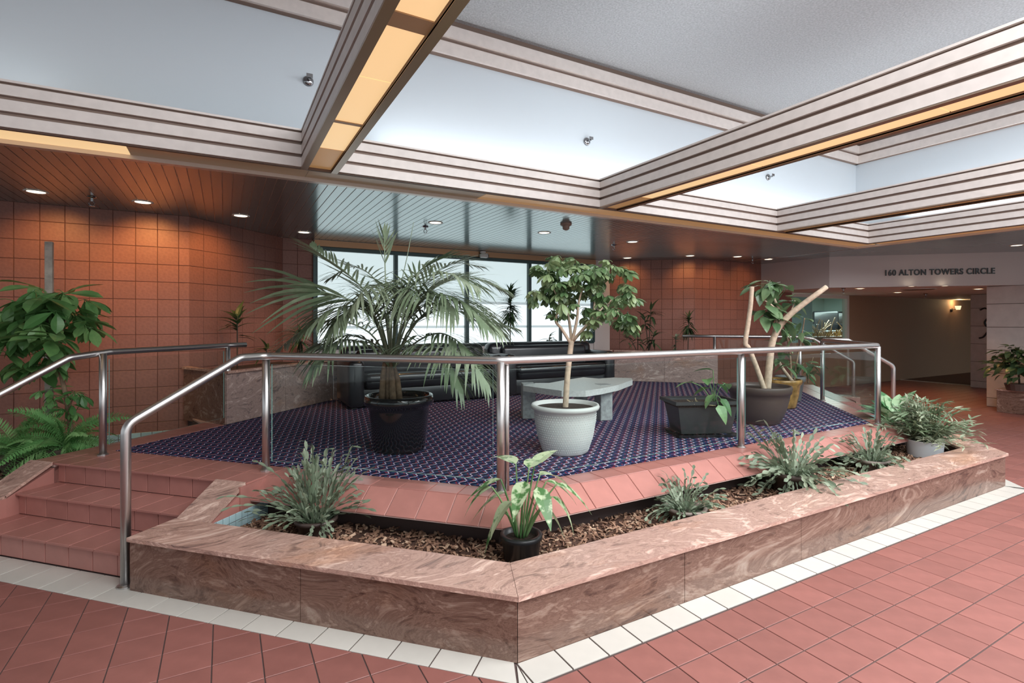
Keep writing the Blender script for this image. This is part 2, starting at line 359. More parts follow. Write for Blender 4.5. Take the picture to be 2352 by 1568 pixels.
# ---------------------------------------------------------------- tiling on any plane
def clip(poly, a, b, c):
    "keep a*x+b*y<=c"
    out = []; n = len(poly)
    for i in range(n):
        p, q = poly[i], poly[(i+1)%n]; fp = a*p[0]+b*p[1]-c; fq = a*q[0]+b*q[1]-c
        if fp <= 1e-9: out.append(p)
        if (fp < -1e-9 and fq > 1e-9) or (fp > 1e-9 and fq < -1e-9):
            t = fp/(fp-fq); out.append((p[0]+(q[0]-p[0])*t, p[1]+(q[1]-p[1])*t))
    return out
def parea(p): return abs(sum(p[i][0]*p[(i+1)%len(p)][1]-p[(i+1)%len(p)][0]*p[i][1] for i in range(len(p))))/2 if len(p) > 2 else 0
def clip_convex(poly, region):
    n = len(region); s = sum(region[i][0]*region[(i+1)%n][1]-region[(i+1)%n][0]*region[i][1] for i in range(n))
    if s < 0: region = region[::-1]
    for i in range(n):
        x0, y0 = region[i]; x1, y1 = region[(i+1)%n]; ex, ey = x1-x0, y1-y0
        poly = clip(poly, ey, -ex, ey*x0-ex*y0)
        if len(poly) < 3: return []
    return poly
def tile_geo(poly, thick, ch=0.002):
    n = len(poly); a = sum(poly[i][0]*poly[(i+1)%n][1]-poly[(i+1)%n][0]*poly[i][1] for i in range(n))
    if a < 0: poly = poly[::-1]
    cx = sum(p[0] for p in poly)/n; cy = sum(p[1] for p in poly)/n
    def ins(p):
        d = math.hypot(p[0]-cx, p[1]-cy); k = max(0.5, 1-1.4*ch/max(d, 1e-4)); return (cx+(p[0]-cx)*k, cy+(p[1]-cy)*k)
    V = [(p[0],p[1],-thick) for p in poly]+[(p[0],p[1],-ch) for p in poly]+[(*ins(p),0) for p in poly]
    Fc = [tuple(range(2*n, 3*n))]
    for i in range(n):
        j = (i+1)%n; Fc += [(i,j,n+j,n+i), (n+i,n+j,2*n+j,2*n+i)]
    return V, Fc
def frame(O, U, V):
    U = Vector(U).normalized(); V = Vector(V); V = (V-U*V.dot(U)).normalized(); N = U.cross(V)
    return Matrix(((U.x,V.x,N.x,O[0]),(U.y,V.y,N.y,O[1]),(U.z,V.z,N.z,O[2]),(0,0,0,1)))
_TM = {}
def tiles(fr, region, pu, pv, ou=0, ov=0, gap=0.005, thick=0.01, m=None, parent=None, name='tile', gapv=None, ch=0.002, minarea=2e-4, rise=0.0):
    gapv = gapv or gap; out = []
    us = [p[0] for p in region]; vs = [p[1] for p in region]
    i0 = math.floor((min(us)-ou)/pu); i1 = math.ceil((max(us)-ou)/pu); j0 = math.floor((min(vs)-ov)/pv); j1 = math.ceil((max(vs)-ov)/pv)
    for j in range(j0, j1):
        for i in range(i0, i1):
            x0 = ou+i*pu+gap/2; y0 = ov+j*pv+gapv/2; w = pu-gap; h = pv-gapv
            c = clip_convex([(x0,y0),(x0+w,y0),(x0+w,y0+h),(x0,y0+h)], region)
            if parea(c) < minarea: continue
            full = abs(parea(c)-w*h) < 1e-7
            loc = [(p[0]-x0, p[1]-y0) for p in c]
            if full:
                k = (round(w,4), round(h,4), thick, m.name)
                if k not in _TM: _TM[k] = mesh(name, *tile_geo([(0,0),(w,0),(w,h),(0,h)], thick, ch), m)
                me = _TM[k]
            else: me = mesh(name, *tile_geo(loc, thick, ch), m)
            out.append(link(name, me, parent, mtx=fr @ Matrix.Translation((x0, y0, rise))))
    return out

# ---------------------------------------------------------------- plan (metres; x along the window wall, y towards it)
H = 2.71; CX = 3.70
mir = lambda p: (2*CX-p[0], p[1])
S2 = math.sqrt(2)
PZ = 0.45                                   # platform height
floor = struct('floor', 'red quarry tile floor with cream border')
add('grout_bed', box(-9, 22, -8, 9.2, -0.12, -0.004), GROUT, floor)
# tiles: grid in line with the room
t0 = 0.1975
foot = [sd(2.94, -6.9), (2.94-1.842, 1.842), mir((2.94-1.842, 1.842)), mir(sd(2.94, -6.9))]
def outside(cell):
    "pieces of a floor cell outside the planter border"
    res = []
    a = clip(cell, 0, 1, 1.8375)
    if parea(a) > 1e-5: res.append(a)
    rest = clip(cell, 0, -1, -1.8375)
    if parea(rest) > 1e-5:
        for sgn in (1, -1):
            if sgn == 1: b = clip(rest, 1, 1, 2.94)
            else: b = clip(rest, -1, 1, 2.94-2*CX)
            if parea(b) > 1e-5: res.append(b)
    return res
cells = []
for i in range(-45, 105):
    for j in range(-32, 36):
        x0 = 0.150+i*t0+0.0025; y0 = 1.638+j*t0+0.003; x1 = x0+t0-0.005; y1 = y0+t0-0.006
        if y1 > 7.0: continue
        cx, cy = (x0+x1)/2, (y0+y1)/2; Yd = cx*WX+cy*WY; Xd = cx*RX+cy*RY
        pcs = outside([(x0,y0),(x1,y0),(x1,y1),(x0,y1)])
        for pc in pcs:
            full = abs(parea(pc)-(x1-x0)*(y1-y0)) < 1e-7
            vis = Yd > 1.9 and abs(Xd) < Yd*0.99+0.1 and Yd > 2.0
            if (Yd < 0.5 or abs(Xd) > Yd*1.25+1.0) : continue
            cells.append((Yd if vis else 1e3+Yd, pc, full, x0, y0, x1, y1))
cells.sort(key=lambda c: c[0])
tm = mesh('floor_tile', *tile_geo([(0,0),(t0-0.005,0),(t0-0.005,t0-0.006),(0,t0-0.006)], 0.004, 0.0015), QUARRY)
rest = []
for k, (d, pc, full, x0, y0, x1, y1) in enumerate(cells):
    if k < 300:
        me = tm if full else mesh('floor_tile', *tile_geo([(p[0]-x0, p[1]-y0) for p in pc], 0.004, 0.0015), QUARRY)
        link('floor_tile', me, floor, loc=(x0, y0, 0))
    else: rest.append(tile_geo(pc, 0.004, 0.0015))
o = add('distant_floor_tiles', join(*rest), QUARRY, floor); o['kind'] = 'stuff'
# cream border tiles
Lb, Fb = sd(3.13, -6.7), (1.125, 2.0)
fr = frame((1.125-0.058, 1.842, 0.001), (1,0,0), (0,1,0))
tiles(fr, [(0.036,0),(5.23,0),(5.206,0.155),(0.062,0.155)], 0.1975, 0.155, 0.058-0.1975, 0, 0.008, 0.005, BORDER, floor, 'border_tile', ch=0.0006)
for s in (1, -1):
    if s == 1: fr = frame((1.125-0.03, 1.842+0.0, 0.001), (1,-1,0), (1,1,0))
    else: fr = frame((mir((1.125-0.03, 0))[0], 1.842, 0.001), (-1,-1,0), (1,-1,0))
    if s == 1: tiles(fr, [(-5.2,0.0),(-0.0495,0.0),(-0.138,0.23),(-5.2,0.23)], 0.2, 0.23, -0.0495, 0, 0.008, 0.005, BORDER, floor, 'border_tile', ch=0.0006)
    else:
        fr = frame((2*CX-(1.125-0.03), 1.842, 0.001), (1,1,0), (-1,1,0))
        tiles(fr, [(0,0.0),(3.6,0.0),(3.6,0.23),(0.09,0.23)], 0.2, 0.23, 0.09, 0, 0.008, 0.005, BORDER, floor, 'border_tile', ch=0.0006)

for f in (lambda p: p, mir):
    add('border_tile', prism([f(p) for p in ((1.121,1.985),(1.068,1.872),(1.099,1.846))], -0.003, 0.001), BORDER, floor)
# ---------------------------------------------------------------- walls
def tiled_wall(name, p0, p1, z0, z1, label, zj=2.534, pw=0.2, ph=0.195, ou=0.0, m=WALLT):
    w = struct(name, label); d = Vector((p1[0]-p0[0], p1[1]-p0[1], 0)); Ln = d.length; d.normalize(); n = Vector((-d.y, d.x, 0))   # n points out of the room
    P0 = Vector((p0[0], p0[1], 0)); V = []
    a = P0+n*0.006; b = a+d*Ln; c = b+n*0.12; e = a+n*0.12
    add('wall_core', prism([(a.x,a.y),(b.x,b.y),(c.x,c.y),(e.x,e.y)], z0, z1), WGROUT, w)
    fr = frame((p0[0], p0[1], 0), d, (0,0,1))
    tiles(fr, [(0,z0),(Ln,z0),(Ln,z1),(0,z1)], pw, ph, ou, zj-ph*20, 0.005, 0.008, m, w, 'wall_tile')
    return w
tiled_wall('wall_left', (-3.6, 7.0), (-0.35, 7.0), 0.2, H, 'brown glazed tile wall behind the staked tree', ou=-0.05)
tiled_wall('wall_left_diagonal', (-0.35, 7.0), (0.73, 8.1), 0.9, H, 'brown tile wall turning to the window')
tiled_wall('wall_window_left', (0.73, 8.1), (1.15, 8.1), 0.9, H, 'narrow brown tile pier beside the window')
tiled_wall('wall_right_diagonal', (6.67, 8.1), (7.85, 7.0), 0.9, H, 'brown tile wall right of the window')
tiled_wall('wall_right', (7.85, 7.0), (10.85, 7.0), 0.0, H, 'brown tile wall by the hall opening')
smod('wall_window_pier', box(6.28, 6.67, 8.08, 8.25, 0.9, H), PLASTER, 'grey plaster pier at the right end of the window')
smod('wall_below_window', box(1.15, 6.28, 8.1, 8.25, 0.4, 1.12), PLASTER, 'low wall under the window')
smod('wall_hall', box(13.05, 22, 7.0, 7.15, 0, 2.2), HALLW, 'long brown hall wall with a sconce')
smod('wall_hall_end', box(21.9, 22.05, 3, 7.0, 0, 2.2), HALLW, 'dark end of the hall')

# window 1: frosted glazing onto the street
win = struct('window_1', 'frosted street window with dark green frame')
wy = 8.13; zb, zt = 1.12, 2.60
XM = [1.17, Py(1070, 700, wy).x, Py(1213, 700, wy).x, 6.26]
add('window_head', box(1.15, 6.28, 8.02, 8.14, 2.615, 2.705), BRONZE, win)
add('frame_rail', box(1.15, 6.28, 8.07, 8.16, 2.56, 2.615), WINF, win)
add('frame_rail', box(1.15, 6.28, 8.07, 8.16, 1.10, 1.15), WINF, win)
XM2 = sorted(XM + [Py(907, 650, wy).x])
for k, xm in enumerate(XM2): add('mullion', box(xm-0.03, xm+0.03, 8.06, 8.16, 1.12, 2.58), WINF, win)
for a, b in zip(XM2[:-1], XM2[1:]):
    a += 0.03; b -= 0.03
    for z0, z1 in ((1.15, 1.405), (1.445, 1.815), (1.86, 2.56)): add('frosted_pane', box(a, b, wy-0.004, wy+0.004, z0, z1), FROST if z1 > 2 else FROSTB, win)
    for z0, z1 in ((1.405, 1.445), (1.815, 1.86)): add('film_band', box(a, b, wy-0.003, wy+0.003, z0, z1), FROST2, win)

xm = Py(1285, 760, wy).x; add('mullion', box(xm-0.02, xm+0.02, 8.07, 8.15, 1.12, 1.42), WINF, win)
# hall bulkhead, low ceiling, piers
BH = 2.14
bul = struct('wall_bulkhead', 'pinkish plaster bulkhead carrying the street address')
D0, D1 = (9.8, 5.6), (13.6, 2.06)
add('bulkhead_face', prism([(9.8,7.0),(9.8,5.6),(9.95,5.66),(9.95,7.0)], BH, H), PLASTER, bul)
add('bulkhead_face', prism([D0, D1, (D1[0]+0.1, D1[1]+0.107), (9.95,5.66)], BH, H), PLASTER, bul)
smod('ceiling_hall', prism([(9.88,6.99),(9.88,5.66),(D1[0]+0.06,D1[1]+0.064),(22,2.13),(22,6.99)], BH+0.004, BH+0.08), HALLC, 'low pale hall ceiling')
def pier(name, x, y1, y0, x2, label):
    w = struct(name, label); add('pier_core', box(x+0.006, x2, y0, y1-0.006, 0, BH), PIERJ, w)
    zs = [0, 0.155, 0.60, 1.01, 1.415, 1.825, BH]
    for a, b in zip(zs[:-1], zs[1:]):
        add('stone_course', rbox(x, x2+0.002, y0-0.002, y1, a+0.004, b-0.004, 0.004, 1), PIERM, w)
pier('wall_pier_near', 11.95, 4.06, 2.6, 13.2, 'grey stone pier at the right edge of the hall')
pier('wall_pier_far', 15.1, 5.42, 3.6, 16.2, 'grey stone pier further down the hall')
smod('trim_1', box(15.42, 15.52, 5.4, 7.0, 0.0, 0.012), BORDER, 'pale threshold strip across the hall floor')
smod('floor_hall', box(15.52, 21.9, 3.6, 7.0, -0.003, 0.006), HALLF, 'dark hall carpet')

# hall window onto a neighbouring room
w2 = struct('window_2', 'glazed hall opening onto a seating room')
add('pane', box(10.88, 12.98, 7.05, 7.06, 1.05, BH), CLEAR, w2); add('panel_below', box(10.85, 13.05, 7.0, 7.10, 0, 1.05), HALLW, w2)
add('frame_post', box(12.97, 13.05, 6.99, 7.10, 0, BH), WHITEM, w2)
add('side_pane', box(10.86, 11.62, 7.02, 7.04, 1.05, 2.06), mat('teal_side_pane', (0.26, 0.52, 0.48), 0.25), w2)
add('frame_rail', box(10.85, 13.05, 7.0, 7.10, 2.06, BH), WHITEM, w2)
smod('wall_seating_room', join(box(10, 18, 10.4, 10.5, 0, 2.5), box(10.85, 10.95, 7.12, 10.4, 0, 2.5), box(17.9, 18, 7.2, 10.4, 0, 2.5), box(10, 18, 7.15, 10.5, -0.1, -0.005), box(10, 18, 7.16, 10.5, 2.3, 2.4)), mat('seating_room_paint', (0.62, 0.72, 0.70), 0.6), 'green grey walls of the seating room')

# ---------------------------------------------------------------- slatted soffit
ceil = struct('ceiling', 'bronze slatted metal ceiling around the light well')
def ymax(x):
    if x < -0.35: return 7.0
    if x < 0.73: return 7.35+x
    if x < 6.67: return 8.1
    if x < 7.85: return 8.1-(x-6.67)*1.1/1.18
    if x < 9.8: return 7.0
    return 5.6-(x-9.8)*(5.6-2.06)/3.8
pitch = 0.0815; x = -3.6; k = 0
while x < 13.0:
    xa, xb = x+0.004, x+pitch-0.004
    y0 = 4.76 if xb < 9.06 else -3.0
    if xa < 9.06 < xb: xb = 9.05; y0 = 4.76
    ya, yb = ymax(xa), ymax(xb)
    if min(ya, yb) > y0+0.05:
        V = [(0,0,0.0),(xb-xa,0,0.0),(xb-xa,yb-y0,0.0),(0,ya-y0,0.0),(-0.003,0,0.012),(xb-xa+0.003,0,0.012),(xb-xa+0.003,yb-y0,0.012),(-0.003,ya-y0,0.012)]
        link('slat', mesh('slat', V, [(0,3,2,1),(4,5,6,7),(0,1,5,4),(1,2,6,5),(2,3,7,6),(3,0,4,7)], SLAT), ceil, loc=(xa, y0, H))
    x += pitch
add('slat_backing', join(box(-9, 9.06, 4.76, 8.3, H+0.004, H+0.06), box(9.06, 13.7, -3, 8.3, H+0.004, H+0.06)), SLATGAP, ceil)

# ---------------------------------------------------------------- light well and coffer beams
Z0, Z1 = H, 3.01
BND = [(2.72, 2.793), (2.82, 2.892), (2.92, 2.985)]
def boards(parent, p0, p1, n, zb=BND, off=0.022, lip=(3.003, 3.018)):
    "stepped boards along p0-p1, standing proud along n"
    p0 = Vector((*p0, 0)); p1 = Vector((*p1, 0)); n = Vector((*n, 0))
    for a, b in zb+([lip] if lip else []):
        q = [p0, p1, p1+n*off, p0+n*off]; add('board', prism([(v.x, v.y) for v in q], a, b), BOARD, parent)
YE = 4.40; YS = -3.6
labels = ['nearest coffer beam with an amber underside panel', 'second coffer beam from the left with a thin amber panel', 'third coffer beam from the left']
for bi, (xa, xb) in enumerate(((0.53, 0.81), (3.48, 3.78), (6.46, 6.73))):
    bm_ = struct('trim_%d' % (bi+2), labels[bi])
    add('beam_core', join(box(xa+0.022, xa+0.05, YS, YE, Z0+0.002, Z1), box(xb-0.05, xb-0.022, YS, YE, Z0+0.002, Z1), box(xa+0.05, xb-0.05, YS, YE, 2.76, 2.80)), CORE, bm_)
    for a, b in ((xa, xa+0.05), (xb-0.05, xb)): add('beam_lip', box(a, b, YS, YE+0.02, Z0, Z0+0.012), LIP, bm_)
    boards(bm_, (xa+0.022, YS), (xa+0.022, YE), (-1, 0)); boards(bm_, (xb-0.022, YS), (xb-0.022, YE), (1, 0))
    yy = YS; n = 0
    lens = [1.22]*8
    y_end = 4.42
    while y_end > YS+0.1:
        y_st = max(YS, y_end-(0.55 if n == 0 else 1.22))
        add('light_panel', box(xa+0.055, xb-0.055, y_st+0.004, y_end-0.004, Z0+0.022, Z0+0.03), PANELMID if (n == 0 or bi == 2) else PANELON, bm_)
        y_end = y_st; n += 1
for py_, w_ in ((60, 0.11), (283, 0.035)):
    p = Pz(968 if py_ == 60 else 800, py_, Z0+0.02); add('panel_joint', box(0.586, 0.754, p.y-w_/2, p.y+w_/2, Z0+0.016, Z0+0.022), PANELOFF, bpy.data.objects['trim_2'])
per = struct('trim_5', 'perimeter coffer trim with bronze cove band')
cof = [(-6.0, 0.552), (0.788, 3.502), (3.758, 6.482), (6.708, 8.70)]
for a, b in cof: boards(per, (a, YE+0.0), (b, YE+0.0), (0, -1))
add('trim_core', box(-6, 8.76, YE, YE+0.03, Z0+0.002, Z1), CORE, per)
add('trim_core', box(8.72, 8.75, YS, YE+0.03, Z0+0.002, Z1), CORE, per); boards(per, (8.72, YS), (8.72, YE), (-1, 0))
SEG = [(-6,-3.4,0),(-3.4,-0.6,0),(-0.6,0.6,2),(0.6,2.2,2),(2.2,4.6,1),(4.6,6.6,1),(6.6,9.0,1)]
PM = [PANELON, PANELMID, PANELOFF]
for a, b, s in SEG: add('cove_panel', box(a+0.003, b-0.003, YE+0.03, 4.70, Z0+0.018, Z0+0.026), PM[s], per)
for a, b in ((-3.6,-1),(-1,2),(2,4.38)): add('cove_panel', box(8.75, 9.01, a, b-0.005, Z0+0.018, Z0+0.026), PANELMID, per)
EDGE = mat('pale_lip_edge', (0.72, 0.62, 0.55), 0.3, 0.3)
add('lip_edge', box(-6, 9.07, 4.70, 4.76, Z0-0.012, Z0+0.02), EDGE, per); add('lip_edge', box(9.01, 9.07, YS, 4.70, Z0-0.012, Z0+0.02), EDGE, per)
smod('wall_light_well_back', box(-6, 9.12, 4.75, 4.83, Z0+0.03, 4.5), WELL, 'white painted back wall of the light well')
smod('wall_light_well_right', box(9.06, 9.14, YS, 4.75, Z0+0.03, 4.5), WELL, 'white painted right wall of the light well')
smod('wall_light_well_left', box(-6.1, -6, YS, 4.8, Z0, 4.5), WELL, 'white painted left wall of the light well')
smod('wall_light_well_front', box(-6.1, 9.14, YS-0.1, YS, Z0, 4.5), WELL, 'white painted front wall of the light well')
smod('ceiling_light_well', box(-6.1, 9.14, YS-0.1, 4.83, 4.42, 4.5), STUCCO, 'grey rough stucco ceiling of the light well')
upf = struct('trim_6', 'upper stepped frame under the stucco ceiling')
add('frame_core', join(box(-6, 9.06, 4.70, 4.75, 4.07, 4.42), box(9.01, 9.06, YS, 4.75, 4.07, 4.42)), CORE, upf)
for (a, b), off in (((4.075, 4.19), 0.03), ((4.225, 4.34), 0.055)):
    add('board', box(-6, 9.01, 4.70-off, 4.70, a, b), BOARD, upf); add('board', box(9.01-off, 9.01, YS, 4.70-off, a, b), BOARD, upf)

# ---------------------------------------------------------------- platform
plat = thing('raised_platform', 'raised octagonal seating platform edged in terracotta tile', 'platform')
v4 = (1.44, 2.77)
poly = [sd(3.95,-6.5), sd(3.95,-6.17), sd(4.015,-6.17), sd(4.015,-4.03), sd(3.95,-4.03), sd(3.95,-3.69), sd(4.21,-3.69), v4, mir(v4), mir(sd(4.21,-3.69)), mir(sd(3.95,-3.69)), mir(sd(3.95,-4.03)), mir(sd(4.015,-4.03)), mir(sd(4.015,-6.17)), mir(sd(3.95,-6.17)), mir(sd(3.95,-6.5)), (7.6,6.35), (7.84,6.98), (6.67,8.08), (0.73,8.08), (-0.36,6.97), (-0.2,6.35)]
add('platform_core', prism(poly, 0.0, PZ-0.03), GROUT, plat); add('tile_bed', prism(poly, PZ-0.03, PZ-0.012), PGROUT, plat)
TZ = PZ
def flat_tiles(parent, pts, O, U, V, pu, pv, name, m=STEPT, z=TZ, ou=0, ov=0, thick=0.012):
    "tiles on a flat convex region given by plan points"
    U_ = Vector((*U,0)).normalized(); V_ = Vector((*V,0)).normalized(); O_ = Vector((*O,0))
    if U_.cross(V_).z < 0: U_ = -U_
    reg = [((Vector((*p,0))-O_).dot(U_), (Vector((*p,0))-O_).dot(V_)) for p in pts]
    return tiles(frame((O[0],O[1],z), U_, V_), reg, pu, pv, ou, ov, 0.005, thick, m, parent, name)
CARP = 0.19
c4 = (1.50, 2.95)     # inner corner of front band
for mm in (False, True):
    f = mir if mm else (lambda p: p)
    # stair head band, two tiles deep
    a, b, c, d = sd(3.945,-6.5), sd(3.945,-3.69), sd(4.53,-3.69), sd(4.53,-6.1)
    pts = [f(p) for p in (a, b, c, d)]
    U = (1,-1) if not mm else (-1,-1); V = (1,1) if not mm else (-1,1)
    flat_tiles(plat, pts, f(b), U, V, 0.2, 0.205, 'edge_tile')
    # band above the diagonal slope
    pts = [f(p) for p in (sd(4.21,-3.69), v4, c4, sd(4.53,-3.69))]
    flat_tiles(plat, pts, f(sd(4.21,-3.69)), U, V, 0.2, 0.23, 'edge_tile')
    # outer diagonal band towards the wall
    pts = [f(p) for p in (sd(3.945,-6.5), sd(4.53,-6.1), sd(6.1,-6.1), sd(6.15,-6.52))]
    U2 = (1,1) if not mm else (-1,1); V2 = (-1,1) if not mm else (1,1)
    flat_tiles(plat, pts, f(sd(3.945,-6.1)), U2, V2, 0.2, 0.3, 'edge_tile')
flat_tiles(plat, [v4, mir(v4), mir(c4), c4], v4, (1,0), (0,1), 0.2, 0.18, 'edge_tile')
# sloping skirt tiles
SO, SZ = 0.17, 0.115
def slope_run(p0, p1, n, ext0, ext1):
    p0 = Vector((*p0, PZ)); p1 = Vector((*p1, PZ)); d = (p1-p0); Ln = d.length; d.normalize(); n = Vector((*n,0)).normalized()
    dn = (n*SO+Vector((0,0,-SZ))); W_ = dn.length
    fr = frame(p0, d, -dn)   # v upward so the normal looks out and up
    tiles(fr, [(-ext0,-W_),(Ln+ext1,-W_),(Ln,0),(0,0)], 0.2, W_, 0, -W_, 0.005, 0.012, STEPT, plat, 'slope_tile')
    q = [p0, p1, p1+dn*0.97+d*ext1, p0+dn*0.97-d*ext0]; k = Vector((0,0,-0.009)); k2 = Vector((0,0,-0.012))
    V = [v+k for v in q]+[v+k2 for v in q]
    add('slope_bed', (V, [(0,3,2,1),(4,5,6,7),(0,1,5,4),(1,2,6,5),(2,3,7,6),(3,0,4,7)]), PGROUT, plat)
e = SO*math.tan(PI/8)
slope_run(sd(4.21,-3.69), v4, (-1,-1), 0, e)
slope_run(v4, mir(v4), (0,-1), e, e)
slope_run(mir(v4), mir(sd(4.21,-3.69)), (1,-1), e, 0)
for mm in (False, True):
    f = mir if mm else (lambda p: p)
    add('side_tile', prism([f(p) for p in (sd(3.86,-3.70), sd(3.86,-3.676), sd(4.20,-3.676), sd(4.20,-3.70))], 0.28, PZ-0.010), STEPT, plat)
# carpet
cp = [sd(4.53,-6.08), c4, mir(c4), mir(sd(4.53,-6.08)), (7.33,6.12), (6.1,7.35), (1.3,7.35), (0.07,6.12)]
tag(add('carpet', prism(cp, PZ-0.012, PZ+0.003), CARPET), 'navy carpet with red and lilac lattice pattern on the platform', 'carpet')

# ---------------------------------------------------------------- stairs
def stairs(mm, label):
    f = mir if mm else (lambda p: p)
    st = thing('staircase', label, 'stairs')
    d0, d1 = -6.17, -4.03; ss = [3.235, 3.60, 3.955]; zs = [0.15, 0.30, 0.45]
    U = (1,-1) if not mm else (-1,-1); V = (1,1) if not mm else (-1,1)
    for k in range(3):
        if k < 2:
            add('step_core', prism([f(p) for p in (sd(ss[k]+0.055,d0), sd(ss[k]+0.055,d1), sd(ss[k+1]+0.08,d1), sd(ss[k+1]+0.08,d0))], zs[k]-0.15, zs[k]-0.01), PGROUT, st)
            pts = [f(p) for p in (sd(ss[k],d0), sd(ss[k],d1), sd(ss[k+1]+0.04,d1), sd(ss[k+1]+0.04,d0))]
            flat_tiles(st, pts, f(sd(ss[k],d1)), U, V, 0.2, 0.30, 'tread_tile', z=zs[k], thick=0.014)
        # risers
        O = f(sd(ss[k]+0.035, d0)) if not mm else f(sd(ss[k]+0.035, d1)); dv = Vector((1,-1,0)) if not mm else Vector((1,1,0))
        Ln = (d1-d0)/S2; fr = frame((O[0], O[1], zs[k]-0.15), dv, (0,0,1))
        tiles(fr, [(0,0.002),(Ln,0.002),(Ln,0.136),(0,0.136)], 0.2, 0.15, 0.07, 0, 0.005, 0.012, STEPT, st, 'riser_tile')
    # cheeks with sloping stone caps
    for ci, (da, db) in enumerate(((d1, -3.69), (-6.5, d0))):
        s_hi, s_lo = 4.02, 3.53
        V = []; zt = (PZ+0.0, 0.28)
        a = [f(sd(s_lo, da)), f(sd(s_lo, db)), f(sd(s_hi, db)), f(sd(s_hi, da))]
        Vv = [(*a[0],0),(*a[1],0),(*a[2],0),(*a[3],0),(*a[0],zt[1]-0.0),(*a[1],zt[1]-0.0),(*a[2],zt[0]-0.014),(*a[3],zt[0]-0.014)]
        FF = [(3,2,1,0),(4,5,6,7),(0,1,5,4),(1,2,6,5),(2,3,7,6),(3,0,4,7)]
        add('cheek_wall', (Vv, FF), STEPT, st)
        t = 0.022; ov = 0.0
        b_ = [f(sd(s_lo-0.01, da-ov)), f(sd(s_lo-0.01, db+ov)), f(sd(3.935, db+ov)), f(sd(3.935, da-ov))]
        zz = (0.282, 0.438)
        Vv = [(*b_[0],zz[0]),(*b_[1],zz[0]),(*b_[2],zz[1]),(*b_[3],zz[1]),(*b_[0],zz[0]+t),(*b_[1],zz[0]+t),(*b_[2],zz[1]+t),(*b_[3],zz[1]+t)]
        add('cheek_cap', (Vv, FF), MARB2, st)
    # left cheek runs on down to the floor
    s_a, s_b = 3.08, 3.53
    a = [f(sd(s_a,-6.5)), f(sd(s_a,-6.17)), f(sd(s_b,-6.17)), f(sd(s_b,-6.5))]
    add('cheek_foot', prism(a, 0, 0.28), STEPT, st); add('cheek_foot_cap', prism(a, 0.28, 0.30), MARB2, st)
    return st
stairs(False, 'three terracotta tiled steps at the left of the platform')
stairs(True, 'terracotta tiled steps on the far right side of the platform')

# ---------------------------------------------------------------- front planter
pl = thing('planter', 'low marble planter wall wrapped around the front of the platform', 'planter')
LO = [sd(3.125,-4.05), (1.13,1.995), mir((1.13,1.995)), mir(sd(3.125,-4.05))]
def off_line(pts, d):
    "mitred offset of the open outline by d (towards the platform)"
    out = []
    for i, p in enumerate(pts):
        ns = []
        for a, b in ((i-1,i),(i,i+1)):
            if a < 0 or b >= len(pts): continue
            dx, dy = pts[b][0]-pts[a][0], pts[b][1]-pts[a][1]; l = math.hypot(dx,dy); ns.append((-dy/l, dx/l))
        if len(ns) == 1: n = ns[0]; k = d
        else:
            n = (ns[0][0]+ns[1][0], ns[0][1]+ns[1][1]); l = math.hypot(*n); n = (n[0]/l, n[1]/l); k = d/(n[0]*ns[0][0]+n[1]*ns[0][1])
        out.append((p[0]+n[0]*k, p[1]+n[1]*k))
    return out
LI = off_line(LO, 0.018); LB = off_line(LO, 0.27)
CO = off_line(LO, -0.02); CI = off_line(LO, 0.285)
for i in range(3):
    a, b, c, d = LO[i], LO[i+1], LI[i+1], LI[i]; L_ = math.hypot(b[0]-a[0], b[1]-a[1]); n = max(1, round(L_/1.04)); 
    add('wall_core', prism([LI[i], LI[i+1], LB[i+1], LB[i]], 0, 0.28), BLUET if False else GROUT, pl)
    for k in range(n):
        t0_, t1_ = k/n, (k+1)/n; g = 0.0015/L_
        q = [(lerp(a[0],b[0],t0_+g), lerp(a[1],b[1],t0_+g)), (lerp(a[0],b[0],t1_-g), lerp(a[1],b[1],t1_-g)), (lerp(d[0],c[0],t1_-g), lerp(d[1],c[1],t1_-g)), (lerp(d[0],c[0],t0_+g), lerp(d[1],c[1],t0_+g))]
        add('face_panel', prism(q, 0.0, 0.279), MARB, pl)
    a, b, c, d = CO[i], CO[i+1], CI[i+1], CI[i]; n = 1 if i != 1 else 3
    for k in range(n):
        t0_, t1_ = k/n, (k+1)/n; g = 0.001/L_
        q = [(lerp(a[0],b[0],t0_+g), lerp(a[1],b[1],t0_+g)), (lerp(a[0],b[0],t1_-g), lerp(a[1],b[1],t1_-g)), (lerp(d[0],c[0],t1_-g), lerp(d[1],c[1],t1_-g)), (lerp(d[0],c[0],t0_+g), lerp(d[1],c[1],t0_+g))]
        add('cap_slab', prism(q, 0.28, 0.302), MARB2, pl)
# pale blue mosaic lining along the cheek sides
for mm in (False, True):
    f = mir if mm else (lambda p: p); a = f(sd(3.52,-3.672)); b = f(sd(4.2,-3.672))
    O, Q = a, b
    d = Vector((Q[0]-O[0], Q[1]-O[1], 0)); fr = frame((O[0], O[1], 0), d, (0,0,1))
    fr = frame((b[0], b[1], 0), -d, (0,0,1)) if mm else fr
    tiles(fr, [(0,0.15),(d.length,0.15),(d.length,0.29),(0,0.29)], 0.05, 0.05, 0, 0.14, 0.004, 0.006, BLUET, pl, 'mosaic_tile')

